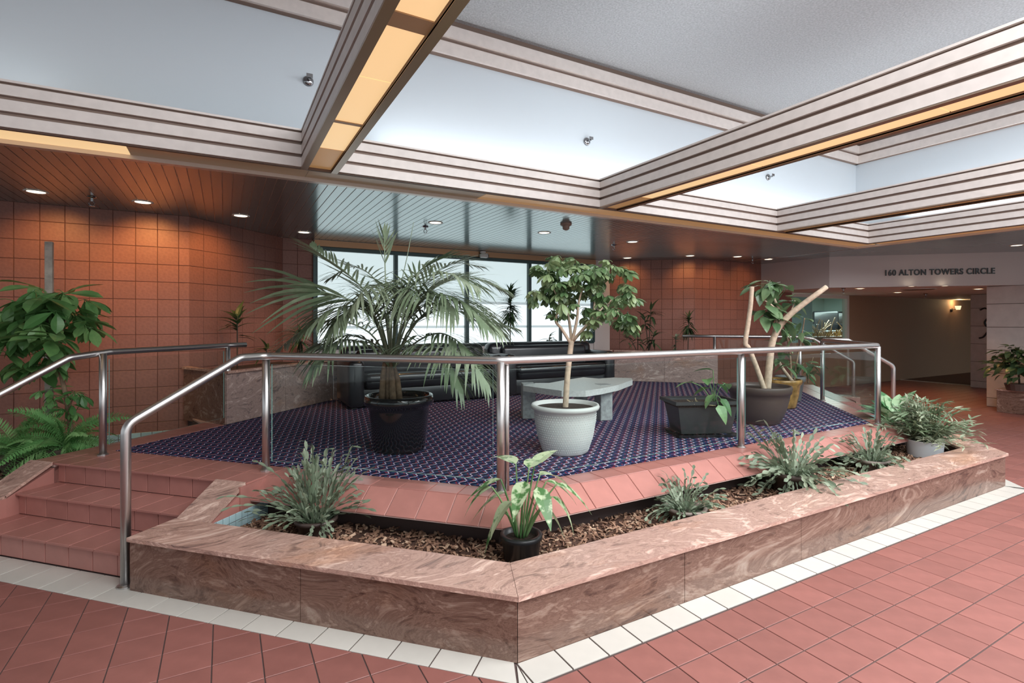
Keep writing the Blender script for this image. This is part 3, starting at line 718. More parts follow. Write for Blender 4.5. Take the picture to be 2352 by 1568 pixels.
rnd = random.Random(7)
def chips(poly, z, n, name, label):
    V = []; Fc = []; idx = []
    xs = [p[0] for p in poly]; ys = [p[1] for p in poly]; k = 0
    base = prism(poly, z-0.05, z); V += base[0]; Fc += base[1]; idx += [3]*len(base[1])
    def inside(x, y):
        c = False; m = len(poly)
        for i in range(m):
            (x0,y0),(x1,y1) = poly[i], poly[(i+1)%m]
            if (y0 > y) != (y1 > y) and x < (x1-x0)*(y-y0)/(y1-y0)+x0: c = not c
        return c
    while k < n:
        x = rnd.uniform(min(xs), max(xs)); y = rnd.uniform(min(ys), max(ys))
        if not inside(x, y): continue
        k += 1; l = rnd.uniform(0.014, 0.045)/2; w = rnd.uniform(0.007, 0.018)/2; h = rnd.uniform(0.003, 0.008)/2
        q = Matrix.Translation((x, y, z+rnd.uniform(0, 0.018))) @ Matrix.Rotation(rnd.uniform(0, 6.3), 4, 'Z') @ Matrix.Rotation(rnd.gauss(0, 0.4), 4, 'Y') @ Matrix.Rotation(rnd.gauss(0, 0.4), 4, 'X')
        b = box(-l, l, -w, w, -h, h); m = len(V); V += [q @ Vector(v) for v in b[0]]; Fc += [tuple(i+m for i in f) for f in b[1]]
        idx += [rnd.choice((0,0,1,1,1,2))]*6
    me = mesh(name, V, Fc)
    for m_ in (*CHIPS, MULCHB): me.materials.append(m_)
    me.polygons.foreach_set('material_index', idx)
    tag(link(name, me), label, 'mulch', kind='stuff')
MZ = 0.185
LBm = off_line(LO, 0.272)
chips([sd(3.5,-3.66), LBm[1], LBm[2], mir(sd(3.5,-3.66)), mir(sd(4.19,-3.66)), mir((1.452,2.745)), (1.452,2.745), sd(4.19,-3.66)], MZ, 6500, 'bark_mulch', 'brown bark chips filling the front planter around the potted plants')
chips([(-3.5,5.15),(-1.45,5.15),(-0.28,6.32),(-0.42,6.93),(-3.5,6.93)], MZ, 1800, 'bark_mulch', 'bark chips under the fern and staked tree at the left wall')
bed = struct('trim_7', 'pale blue mosaic skirting of the left planting bed')
tiles(frame((-3.5, 6.985, 0), (1,0,0), (0,0,1)), [(0,0.17),(3.1,0.17),(3.1,0.29),(0,0.29)], 0.1, 0.06, 0, 0.17, 0.005, 0.012, BLUET, bed, 'mosaic_tile')

# ---------------------------------------------------------------- marble planter benches at the back
BT = 1.0
def bench(mm, label):
    f = mir if mm else (lambda p: p)
    b = thing('planter_bench', label, 'planter')
    m0, m1, m2, m3, m4 = (0.02,6.09), (1.26,7.33), (0.62,7.95), (-0.33,6.98), (-0.40,6.95)
    add('bench_core', prism([f(p) for p in ((0.03,6.12),(1.245,7.335),(0.66,7.97),(-0.32,6.98))], 0.40, BT-0.1), GROUT, b)
    L_ = 1.754; n = 2
    for k in range(n):
        a = (lerp(m0[0],m1[0],k/n+0.001), lerp(m0[1],m1[1],k/n+0.001)); c = (lerp(m0[0],m1[0],(k+1)/n-0.001), lerp(m0[1],m1[1],(k+1)/n-0.001))
        add('face_panel', prism([f(p) for p in (a, c, (c[0]-0.014,c[1]+0.014), (a[0]-0.014,a[1]+0.014))], PZ+0.004, BT-0.025), MARB3, b)
    add('end_panel', prism([f(p) for p in (m0, (-0.40,6.95), (-0.385,6.975), (0.025,6.115))], 0.40, BT-0.025), MARB, b)
    add('rim', prism([f(p) for p in ((0.035,6.06),(1.275,7.30),(1.22,7.36),(0.0,6.14))], BT-0.025, BT), MARB2, b)
    add('rim', prism([f(p) for p in ((0.035,6.06),(0.0,6.14),(-0.345,6.98),(-0.42,6.95))], BT-0.025, BT), MARB2, b)
    add('soil', prism([f(p) for p in ((0.0,6.14),(1.22,7.36),(0.67,7.97),(-0.31,6.98))], BT-0.1, BT-0.05), SOIL, b)
    return b
bench(False, 'left marble planter bench with slender plants against the tile wall')
bench(True, 'right marble planter bench with two panels beside the sofa')
bb = thing('planter_bench', 'long planter bench under the frosted window behind the sofas', 'planter')
add('face_panel', box(1.30, 6.10, 7.36, 7.38, PZ, BT-0.025), MARB3, bb); add('bench_core', box(1.30, 6.10, 7.38, 8.05, PZ, BT-0.1), GROUT, bb)
add('rim', box(1.28, 6.12, 7.34, 7.42, BT-0.025, BT), MARB2, bb); add('soil', box(1.30, 6.10, 7.42, 8.05, BT-0.1, BT-0.05), SOIL, bb)

# ---------------------------------------------------------------- railings
RZ, RR = 1.262, 0.026
P1 = sd(4.34,-6.02); P2 = sd(4.34,-3.82); P3 = (1.50,2.86); P4 = (3.80,2.90); P5 = (5.86,2.86); P6 = (7.05,4.12); PL = (0.03,6.15)
fr_ = thing('railing', 'long stainless steel railing with glass panels along the platform front', 'railing')
B0 = sd(3.17,-4.15)
def rail(parent, pts, r=RR, fil=0.09): add('handrail', tube(fillet(pts, fil), r, 14), STEEL, parent, True)
def post(parent, p, z0=PZ, r=0.026):
    o = add('post', tube([(p[0],p[1],z0),(p[0],p[1],RZ-0.01)], r, 14), STEEL, parent, True)
    add('post_collar', lathe([(r+0.012,0),(r+0.012,0.006),(r+0.004,0.012)], 18, (p[0],p[1],z0+0.001), True, True), STEEL, o)
def pane(parent, a, b, m0=0.05, m1=0.05, z0=0.52, z1=1.205):
    a = Vector((*a,0)); b = Vector((*b,0)); d = (b-a).normalized(); n = Vector((-d.y,d.x,0))*0.005; a = a+d*m0; b = b-d*m1
    o = add('glass_panel', prism([(v.x,v.y) for v in (a-n,b-n,b+n,a+n)], z0, z1), GLASS, parent); o.data.materials.append(GEDGE)
    nn = n.normalized()
    for f in o.data.polygons:
        if abs(f.normal.dot(nn)) < 0.5: f.material_index = 1
pt = lambda p, z: (p[0], p[1], z)
rail(fr_, [pt(B0,0.012), pt(B0,0.915), pt(sd(4.05,-3.86),RZ), pt(P2,RZ), pt(P3,RZ), pt(P5,RZ), pt(P6,RZ), pt(sd(4.05,-3.86) if False else mir(sd(4.0,-3.9)),RZ), pt(mir(B0),0.915), pt(mir(B0),0.012)])
add('foot_collar', lathe([(0.045,0),(0.045,0.006),(0.03,0.012)], 20, (B0[0],B0[1],0.002), True, True), STEEL, fr_)
for p in (P2, P3, P4, P5, P6): post(fr_, p)
add('clamp_bar', tube([(P3[0]+0.047,P3[1]+0.005,PZ),(P3[0]+0.047,P3[1]+0.005,RZ-0.02)], 0.015, 8), STEEL, fr_, True)
for a, b in ((P2,P3),(P3,P4),(P4,P5),(P5,P6)): pane(fr_, a, b)
lr = thing('railing', 'stainless steel railing on the left descending past the staked tree', 'railing')
B1 = sd(3.17,-6.3)
EL = Cp(565, 789, 5.55)
rail(lr, [(EL.x,EL.y,RZ), pt(PL,RZ), pt(sd(4.45,-6.06),RZ), pt(sd(4.05,-6.1),RZ-0.03), pt(B1,0.86), pt(B1,0.012)])
post(lr, P1); post(lr, PL); pane(lr, P1, PL)
rr = thing('railing', 'stainless steel railing at the far right before the tile wall', 'railing')
PR = mir(PL); PR1 = mir(P1)
e2 = Py(1597, 770, 6.9); e2 = (7.0, 6.52)
rail(rr, [(e2[0],e2[1],RZ), pt(PR,RZ), pt(PR1,RZ), pt(mir(sd(4.05,-6.1)),RZ-0.03), pt(mir(B1),0.86), pt(mir(B1),0.012)])
post(rr, PR); post(rr, PR1); pane(rr, PR, PR1)

# ---------------------------------------------------------------- sofas and table
def sofa(x0, x1, yf, label, rz=0):
    w = x1-x0; t = thing('sofa', label, 'sofa', ((x0+x1)/2, yf+0.42, PZ), rz, 'black leather sofas')
    a, b = -w/2, w/2; f, k = -0.42, 0.42
    add('base', rbox(a+0.02, b-0.02, f+0.05, k-0.02, 0.03, 0.24, 0.02, 2), LEATHER, t, True)
    for s in (a, b-0.20):
        add('arm', rbox(s, s+0.20, f, k-0.05, 0.02, 0.60, 0.07, 4), LEATHER, t, True)
    n = 1
    add('seat_cushion', rbox(a+0.205, b-0.205, f-0.01, k-0.28, 0.23, 0.40, 0.07, 4), LEATHER, t, True)
    add('front_roll', rbox(a+0.21, b-0.21, f-0.02, f+0.14, 0.30, 0.425, 0.055, 4), LEATHER, t, True)
    add('backrest', rbox(a+0.03, b-0.03, k-0.26, k, 0.10, 0.745, 0.10, 5), LEATHER, t, True)
    add('back_cushion', rbox(a+0.21, b-0.21, k-0.36, k-0.20, 0.36, 0.70, 0.07, 4), LEATHER, t, True)
    for sx in (a+0.08, b-0.08):
        for sy in (f+0.1, k-0.1): add('foot', box(sx-0.03, sx+0.03, sy-0.03, sy+0.03, 0.003, 0.04), BLACKP, t)
sofa(1.29, 3.40, 6.34, 'black leather sofa behind the big palm')
sofa(3.44, 5.42, 6.40, 'black leather sofa behind the pale stone table')
tb = thing('coffee_table', 'pale terrazzo coffee table with wavy slab top and block legs', 'table', (3.5, 5.0, PZ))
tz = 0.83
tp = [Pz(x, y, tz) for x, y in ((1202,885),(1236,890),(1290,897),(1345,897),(1380,892),(1420,884),(1453,872),(1450,868),(1410,866.5),(1375,869),(1340,866),(1300,872),(1262,879),(1230,879))]
add('table_top', prism([(p.x-3.5, p.y-5.0) for p in tp], tz-PZ-0.06, tz-PZ), CONC, tb)
for (x, y, rz_) in ((1214,962,0.1),(1390,966,0.3),(1336,942,0.0)):
    c = Pz(x, y, PZ+0.002)+Vector((WX*0.06, WY*0.06, 0)); M_ = Matrix.Translation((c.x-3.5, c.y-5.0, 0)) @ Matrix.Rotation(TH-PI/2+rz_, 4, 'Z')
    G = rbox(-0.07, 0.07, -0.06, 0.10, 0.003, tz-PZ+0.003 if y > 950 else tz-PZ-0.061, 0.006, 1); add('table_leg', ([M_ @ Vector(v) for v in G[0]], G[1]), CONC2, tb)

# ---------------------------------------------------------------- leaves
def leaf_geo(L, W, nl=6, droop=0.15, fold=0.18, shape='ovate', pet=0.0):
    V = []; Fc = []
    prof = {'ovate': lambda t: math.sin(PI*min(1, t**0.75))**0.8, 'lance': lambda t: math.sin(PI*t**0.6)**0.9*(1-0.15*t), 'obov': lambda t: math.sin(PI*t**1.35)**0.75, 'strap': lambda t: min(1, t*6+0.25)*(1-t**3.0), 'heart': lambda t: math.sin(PI*min(1, t**0.5))**0.75}[shape]
    for i in range(nl+1):
        t = i/nl; w = max(prof(t), 0.03 if 0 < i < nl else 0.02)*W/2; x = pet+L*t; z = -droop*L*t*t
        V += [(x, -w, z+fold*w), (x, 0, z), (x, w, z+fold*w)]
    for i in range(nl):
        a = i*3; Fc += [(a, a+3, a+4, a+1), (a+1, a+4, a+5, a+2)]
    if pet:
        n = len(V); r = max(0.0022, W*0.02); V += [(0,-r,0),(0,r,0),(0,0,r*1.6),(pet,-r,0),(pet,r,0),(pet,0,r*1.6)]
        Fc += [(n,n+1,n+4,n+3),(n+1,n+2,n+5,n+4),(n+2,n,n+3,n+5)]
    return V, Fc
def xf(G, M_): return [M_ @ Vector(v) for v in G[0]], G[1]
def palmate(n, L, W, pet, droop=0.5, shape='obov'):
    r = random.Random(n*7+int(L*1000)); Gs = [tube([(0,0,0),(pet*0.5,0,0.01),(pet,0,0)], 0.0025, 5)]
    for k in range(n):
        a = -2.5+5.0*k/(n-1) if n > 1 else 0; l = L*(0.78+0.22*math.cos(a*0.8))
        M_ = Matrix.Translation((pet,0,0)) @ Matrix.Rotation(a, 4, 'Z') @ Matrix.Rotation(droop+r.uniform(-.12,.12), 4, 'Y')
        Gs.append(xf(leaf_geo(l, W, 5, 0.22, 0.22, shape, l*0.12), M_))
    return join(*Gs)
def pinnate(path, side_len, W, n, m_droop=0.6, start=0.12, shape='lance', grav=0.5, rw=0.006, seg=4, ang0=0.9, ang1=0.5, roll=0.0, jit=0.1, seed=1):
    "frond: rachis along path with leaflets on both sides that droop"
    r = random.Random(seed); P = smoothpath(path, 5); m = len(P); Gs = [tube(P, [rw*(1-0.8*i/(m-1)) for i in range(m)], 5)]
    V = []; Fc = []
    for k in range(n):
        t = start+(1-start)*(k+0.5)/n; fi = t*(m-1); i = min(int(fi), m-2); p = P[i].lerp(P[i+1], fi-i); T = (P[i+1]-P[i]).normalized()
        S = T.cross(Vector((0,0,1)))
        if S.length < 0.1: S = Vector((1,0,0))
        S.normalize(); S = Quaternion(T, roll) @ S
        for s in (-1, 1):
            env = math.sin(PI*(0.16+0.80*t))**0.6; L = side_len*env*r.uniform(1-jit, 1+jit); a = lerp(ang0, ang1, t)+r.uniform(-0.12, 0.12)
            d = (S*s*math.sin(a)+T*math.cos(a)+Vector((0,0,0.15))).normalized(); q = p.copy(); b0 = len(V); g = grav*r.uniform(0.55, 1.5)
            for j in range(seg+1):
                u = j/seg; w = W/2*(math.sin(PI*min(1, 0.12+0.88*u**0.7))**0.7 if j < seg else 0.05)
                wd = d.cross(Vector((0,0,1)))
                wd = wd.normalized() if wd.length > 0.15 else S
                V += [q-wd*w, q+wd*w]
                d = (d+Vector((0,0,-1))*g*(1.0/seg)*(0.5+u)).normalized(); q = q+d*(L/seg)
            for j in range(seg): a_ = b0+2*j; Fc.append((a_, a_+2, a_+3, a_+1))
    Gs.append((V, Fc)); return join(*Gs)
def orient(loc, d, roll=0.0):
    q = Vector(d).to_track_quat('X', 'Z'); return Matrix.Translation(loc) @ q.to_matrix().to_4x4() @ Matrix.Rotation(roll, 4, 'X')
def dirv(az, el): return Vector((math.cos(az)*math.cos(el), math.sin(az)*math.cos(el), math.sin(el)))
def leafset(root, name, meshes, items):
    "items: (loc, dir, roll, scale) in root space"
    for i, (loc, d, ro, sc) in enumerate(items):
        link(name, meshes[i % len(meshes)], root, mtx=orient(loc, d, ro) @ Matrix.Scale(sc, 4))
def pot(root, prof, m, rim_in=None, soil_z=None, soil_r=None, n=36, name='pot'):
    "prof outer profile from base up; closes over the rim to the inside"
    r, z = prof[-1]; inner = [(r-0.018, z), (r-0.022, z-0.05 if soil_z is None else soil_z-0.03)]
    add(name, lathe(prof+inner, n), m, root, True)
    sz = soil_z if soil_z is not None else z-0.04
    V, Fc = lathe([(r-0.019, sz), ((r-0.019)*0.6, sz+0.006), (0.01, sz+0.012)], 20, close_bottom=False, cap_top=True); add('soil', (V, Fc), SOIL, root)
def arc(p, az, el, L, drop, n=5):
    "arching path from p"
    out = []; d = dirv(az, el); q = Vector(p)
    for i in range(n+1):
        out.append(q.copy()); d = (d+Vector((0,0,-drop/n))).normalized(); q = q+d*(L/n)
    return out

# ---------------------------------------------------------------- big palm
pc = (1.27, 4.23, PZ+0.003)
palm = thing('potted_palm', 'large kentia palm with arching fronds in a black glazed pot', 'potted plant', pc)
pot(palm, [(0.205,0),(0.212,0.02),(0.245,0.33),(0.25,0.36),(0.278,0.375),(0.285,0.41),(0.275,0.45)], BLACKG, soil_z=0.40)
def loc_(root, p): return Vector(p)-Vector(root.location)
base = loc_(palm, Cp(893, 905, 4.30))
for dx, dy, hh in ((0,0,0.36),(0.05,0.04,0.30),(-0.05,0.02,0.33),(0.02,-0.05,0.28),(0.08,-0.03,0.25)):
    add('trunk', tube([base+Vector((dx,dy,-0.06)), base+Vector((dx*0.8,dy*0.8,hh*0.5)), base+Vector((dx*0.45,dy*0.45,hh))], [0.030,0.024,0.012], 8), BARKS[1], palm, True)
# rachis control points: pixel, pixel, depth
FR = [
 ([(898,845,4.3),(868,740,4.2),(820,698,4.08),(780,680,4.0),(735,668,3.95)], .42, 20, .10, 0.2, 'fan'),
 ([(895,840,4.3),(862,740,4.15),(815,705,3.95),(755,713,3.8),(712,752,3.72)], .44, 24, .9, 0.8, ''),
 ([(895,840,4.3),(872,760,4.2),(845,715,3.95),(800,713,3.75),(770,742,3.65)], .40, 22, .9, 0.85, ''),
 ([(898,830,4.3),(860,700,4.35),(800,630,4.4),(745,590,4.45),(712,565,4.5)], .40, 18, .1, 0.25, ''),
 ([(900,830,4.3),(888,700,4.3),(884,600,4.35),(883,560,4.4),(880,537,4.42)], .20, 14, .0, 0.0, 'v'),
 ([(900,830,4.3),(912,700,4.3),(935,590,4.4),(950,510,4.45)], .02, 2, .0, 0.0, 'spear'),
 ([(902,840,4.3),(915,715,4.15),(955,648,3.95),(1025,628,3.8),(1095,657,3.7)], .50, 26, .9, 0.85, ''),
 ([(902,840,4.3),(930,740,4.1),(985,680,3.9),(1055,688,3.75),(1115,742,3.68)], .46, 26, .9, 0.85, ''),
 ([(902,840,4.3),(940,730,4.4),(1000,660,4.45),(1080,638,4.5),(1160,667,4.5)], .46, 26, .7, 0.65, ''),
 ([(905,840,4.3),(945,750,4.35),(1020,710,4.4),(1105,733,4.4),(1175,752,4.4)], .42, 26, .8, 0.75, ''),
 ([(902,840,4.3),(930,720,4.5),(985,640,4.7),(1040,605,4.9),(1105,612,5.0)], .42, 22, .4, 0.4, ''),
 ([(898,840,4.3),(885,720,4.1),(868,662,3.85),(840,660,3.65),(815,702,3.6)], .42, 22, .9, 0.85, ''),
 ([(900,840,4.3),(908,720,4.1),(925,660,3.85),(945,653,3.65),(965,687,3.55)], .44, 22, .9, 0.9, ''),
 ([(897,840,4.3),(850,765,4.5),(770,735,4.6),(700,755,4.65),(635,805,4.7)], .40, 24, .5, 0.6, ''),
 ([(900,840,4.3),(890,710,4.6),(860,640,4.9),(810,612,5.0),(755,640,5.0)], .40, 20, .4, 0.4, ''),
 ([(900,835,4.3),(900,730,4.05),(915,665,3.92),(935,665,3.78),(950,690,3.70)], .52, 26, .9, 1.0, ''),
 ([(900,835,4.3),(930,735,4.05),(975,672,3.92),(1015,680,3.80),(1050,715,3.72)], .52, 28, .9, 1.0, ''),
 ([(898,835,4.3),(870,745,4.05),(838,700,3.98),(800,712,3.90),(765,750,3.86)], .48, 28, .9, 1.0, ''),
 ([(902,840,4.3),(960,735,4.2),(1030,690,4.1),(1095,710,4.0),(1150,760,3.95)], .46, 28, .9, 0.9, ''),
 ([(902,845,4.3),(960,800,4.1),(1025,790,3.9),(1080,825,3.75),(1120,880,3.7)], .42, 24, .9, 0.9, ''),
 ([(902,845,4.3),(940,800,4.05),(990,795,3.85),(1035,840,3.72),(1060,890,3.7)], .38, 22, .9, 0.9, ''),
 ([(898,845,4.3),(850,795,4.1),(790,780,3.9),(745,805,3.78),(715,850,3.75)], .38, 24, .9, 0.9, ''),
 ([(902,845,4.3),(950,790,4.15),(1010,765,4.0),(1065,793,3.9),(1100,832,3.88)], .40, 24, .9, 0.85, ''),
 ([(900,840,4.3),(915,700,4.5),(955,630,4.7),(1010,595,4.8),(1060,590,4.85)], .36, 18, .3, 0.3, ''),
 ([(898,845,4.3),(860,790,4.2),(800,770,4.1),(745,788,4.0),(720,802,3.98)], .36, 20, .9, 0.8, ''),
]
for i, (pp, sl, n, rl, gr, sp) in enumerate(FR):
    path = [loc_(palm, Cp(*p)) for p in pp]
    if sp == 'fan':                     # stiff terminal leaflets spreading sideways
        P = smoothpath(path, 5); Gs = [tube(P, [0.010-0.0003*k for k in range(len(P))], 5)]; V = []; Fc = []
        for k, (tx, ty, tY, fi) in enumerate(((568,614,3.98,-1),(640,640,4.1,-3),(563,648,3.9,-2),(560,672,4.02,-3),(573,697,3.88,-2),(562,722,3.96,-4),(598,744,3.85,-3),(578,766,3.92,-5),(612,768,4.0,-6),(590,690,4.15,-7),(660,745,4.1,-9),(655,655,3.85,-8))):
            q0 = P[fi]; q1 = loc_(palm, Cp(tx, ty, tY)); d = (q1-q0).normalized(); wd = d.cross(Vector((WX*0.8, WY*0.8, 0.6))).normalized(); n0 = len(V)
            for j in range(7):
                u = j/6; w = 0.015*math.sin(PI*min(1, 0.10+0.9*u**0.6))**0.8 if j < 6 else 0.001; c = q0.lerp(q1, u)+Vector((0,0,0.05*math.sin(PI*u))); V += [c-wd*w, c+wd*w]
            for j in range(6): e_ = n0+2*j; Fc.append((e_, e_+2, e_+3, e_+1))
        Gs.append((V, Fc)); G = join(*Gs)
    elif sp == 'v': G = pinnate(path, 0.27, 0.026, 8, start=0.45, grav=0.0, ang0=0.8, ang1=0.35, rw=0.008, seed=i, roll=0.5)
    elif sp == 'spear': G = tube(smoothpath(path, 4), [0.007-0.0004*k for k in range(13)], 5)
    else: G = pinnate(path, sl, 0.022, round(n*1.15), start=0.22, grav=gr, ang0=1.25, ang1=0.7, rw=0.009, seed=i, jit=0.18)
    add('frond', G, L_PALM, palm)

# ---------------------------------------------------------------- schefflera tree in white pot
wp = (2.42, 3.49, PZ+0.003)
sch = thing('potted_umbrella_tree', 'umbrella tree with pale trunk in a white textured pot', 'potted plant', wp)
prof = [(0.165,0),(0.185,0.015),(0.225,0.14),(0.248,0.27),(0.252,0.345),(0.272,0.352),(0.278,0.37),(0.27,0.388)]
pot(sch, prof, WHITEP, soil_z=0.355, n=48)
# relief bands of small dimples around the pot
V = []; Fc = []
for row in range(16):
    z = 0.035+row*0.0188; rr_ = [p for p in prof]
    for a, b in zip(prof[:-1], prof[1:]):
        if a[1] <= z <= b[1]: r_ = lerp(a[0], b[0], (z-a[1])/(b[1]-a[1])); break
    for k in range(72):
        a = 2*PI*(k+0.5*(row % 2))/72; n = len(V); da = 0.030; c = r_+0.0035
        pts_ = [(r_-0.002, a-da, z), (r_-0.002, a, z-0.0065), (r_-0.002, a+da, z), (r_-0.002, a, z+0.0065)]
        V += [(q*math.cos(w_), q*math.sin(w_), zz) for q, w_, zz in pts_]+[(c*math.cos(a), c*math.sin(a), z)]
        Fc += [(n,n+1,n+4),(n+1,n+2,n+4),(n+2,n+3,n+4),(n+3,n,n+4)]
o = add('relief_dimples', (V, Fc), WHITEP, sch); o['kind'] = 'stuff'
L_ = lambda r_, *a: loc_(r_, Cp(*a))
def branch(root, pts, r0, r1, m, name='branch', n=7):
    P = smoothpath([L_(root, *p) for p in pts], 4); k = len(P); add(name, tube(P, [lerp(r0, r1, i/(k-1)) for i in range(k)], n), m, root, True)
branch(sch, [(1298,945,4.2),(1303,870,4.2),(1308,820,4.2),(1313,782,4.2)], 0.024, 0.022, BARKS[0], 'trunk', 10)
for b in ([(1312,790,4.2),(1290,755,4.15),(1276,735,4.1),(1285,700,4.1),(1270,660,4.05)], [(1313,785,4.2),(1308,740,4.25),(1300,690,4.3),(1310,640,4.3)], [(1314,785,4.2),(1325,735,4.15),(1330,690,4.1),(1345,640,4.15)],
          [(1315,783,4.2),(1345,750,4.2),(1362,725,4.2),(1368,670,4.25),(1385,620,4.3)], [(1316,783,4.2),(1350,745,4.1),(1380,725,4.05),(1420,715,4.0)], [(1345,748,4.2),(1390,700,4.3),(1420,680,4.35)]):
    branch(sch, b, 0.014, 0.006, BARKS[0])
r = random.Random(3)
sm = [mesh('compound_leaf', *palmate(n, l, 0.045, 0.06, d), L_SCHEF) for n, l, d in ((7,0.105,0.55),(8,0.115,0.8),(6,0.095,0.4))]
items = []
for px, py, rp, n in ((1262,622,30,10),(1250,665,30,10),(1310,640,40,12),(1340,690,42,12),(1290,700,34,8),(1388,612,22,8),(1400,650,34,10),(1430,702,28,10),(1425,745,26,9),(1372,725,38,9),(1440,670,16,4),(1300,610,25,6),(1350,640,30,8)):
    for k in range(round(n*1.6)):
        a = r.uniform(0, 6.3); q = rp*math.sqrt(r.random()); Y = 4.2+r.uniform(-0.22, 0.22)
        p = Cp(px+q*math.cos(a), py+q*math.sin(a), Y); az = r.uniform(0, 6.3)
        items.append((p-Vector(wp), dirv(az, r.uniform(-0.1, 0.7)), r.uniform(-0.4, 0.4), r.uniform(0.7, 1.0)))
leafset(sch, 'leaf', sm, items)

# ---------------------------------------------------------------- trough, brown pot, ochre pot, grey pot on the platform
def trough(loc, rz, label):
    t = thing('planter_trough', label, 'potted plant', loc, rz)
    def fr4(w0, d0, w1, d1, z0, z1):
        return [(-w0,-d0,z0),(w0,-d0,z0),(w0,d0,z0),(-w0,d0,z0),(-w1,-d1,z1),(w1,-d1,z1),(w1,d1,z1),(-w1,d1,z1)]
    FF = [(3,2,1,0),(0,1,5,4),(1,2,6,5),(2,3,7,6),(3,0,4,7)]
    add('trough_body', (fr4(0.235,0.125,0.285,0.165,0.035,0.32), FF), CHAR, t)
    add('rim', join(box(-0.315,0.315,-0.195,-0.165,0.305,0.335), box(-0.315,0.315,0.165,0.195,0.305,0.335), box(-0.315,-0.285,-0.165,0.165,0.305,0.335), box(0.285,0.315,-0.165,0.165,0.305,0.335)), CHAR, t)
    add('saucer', join((fr4(0.26,0.15,0.285,0.175,0.003,0.035), FF)), CHAR, t)
    add('soil', box(-0.283,0.283,-0.163,0.163,0.28,0.305), SOIL, t)
    return t
tr = trough((3.90, 3.42, PZ), TH-PI/2+0.10, 'dark plastic trough with saucer holding a small arrow-leaf plant')
Ri = Matrix.Rotation(-(TH-PI/2+0.10), 4, 'Z')
def Lr(root, rz, p): return Matrix.Rotation(-rz, 4, 'Z') @ (Vector(p)-Vector(root.location))
rzt = TH-PI/2+0.10
lm = [mesh('leaf', *leaf_geo(0.17, 0.10, 6, 0.35, 0.15, 'heart'), L_POTH)]
for (px, py, Y, az, el) in ((1638,850,4.75,2.6,0.2),(1648,880,4.7,0.4,-.3),(1655,915,4.7,5.4,-.7),(1640,905,4.7,3.6,-.4),(1590,878,4.65,3.3,0.1),(1665,880,4.85,0.8,-.1),(1630,890,4.8,2.2,-.2),(1625,870,4.8,4.2,0.1),(1650,930,4.6,5.0,-.8)):
    tip = Lr(tr, rzt, Cp(px, py, Y)); b0 = Lr(tr, rzt, Cp(1640, 925, 4.75)); b0.z = 0.30
    mid = (b0+tip)/2+Vector((0,0,0.05)); add('leaf_stalk', tube(smoothpath([b0, mid, tip], 4), 0.004, 5), L_POTH, tr)
    link('leaf', lm[0], tr, mtx=orient(tip, dirv(az, el), 0.2))
r = random.Random(5); V = []; Gs = []
for k in range(26):
    p = Lr(tr, rzt, Cp(r.uniform(1595,1625), 925, 4.72)); p.z = 0.305; d = dirv(r.uniform(0,6.3), r.uniform(0,0.6)); Gs.append(tube([p, p+d*r.uniform(0.04,0.1)], 0.003, 4))
o = add('dry_stems', join(*Gs), DRY, tr); o['kind'] = 'stuff'

bp = (4.90, 3.52, PZ+0.003)
rub = thing('potted_rubber_tree', 'pruned rubber tree with bare forked trunks in a round brown pot', 'potted plant', bp)
pot(rub, [(0.165,0),(0.20,0.02),(0.252,0.14),(0.282,0.26),(0.29,0.31),(0.30,0.315),(0.312,0.375),(0.305,0.39)], BROWNP, soil_z=0.355)
BRK = BARKS[0]
branch(rub, [(1757,900,5.35),(1740,850,5.35),(1720,800,5.33),(1712,788,5.33),(1718,745,5.33),(1724,700,5.33),(1727,658,5.33)], 0.026, 0.022, BRK, 'trunk', 9)
branch(rub, [(1762,900,5.37),(1768,830,5.37),(1774,785,5.37),(1790,750,5.35),(1815,722,5.3),(1845,698,5.25),(1875,676,5.2),(1898,659,5.2)], 0.036, 0.024, BRK, 'trunk', 10)
branch(rub, [(1776,790,5.37),(1782,750,5.42),(1790,715,5.45),(1780,690,5.45),(1768,665,5.45)], 0.024, 0.01, BRK)
branch(rub, [(1788,718,5.45),(1772,700,5.4),(1756,690,5.4)], 0.012, 0.007, BRK)
branch(rub, [(1800,735,5.33),(1815,720,5.45),(1826,690,5.5)], 0.012, 0.006, BRK)
rm = [mesh('leaf', *leaf_geo(0.20, 0.10, 7, 0.28, 0.12, 'ovate', 0.05), L_RUB), mesh('leaf', *leaf_geo(0.17, 0.095, 7, 0.4, 0.12, 'ovate', 0.04), L_RUB)]
r = random.Random(11); items = []
for px, py, n in ((1770,648,14),(1752,660,7),(1755,692,5),(1815,690,7),(1800,655,7),(1778,712,5),(1750,715,5),(1790,735,6)):
    for k in range(n):
        az = r.uniform(0, 6.3); items.append((Cp(px+r.uniform(-12,12), py+r.uniform(-7,7), 5.42+r.uniform(-.06,.06))-Vector(bp), dirv(az, r.uniform(-1.0, 0.25)), r.uniform(-.3,.3), r.uniform(0.8,1.1)))
leafset(rub, 'leaf', rm, items)

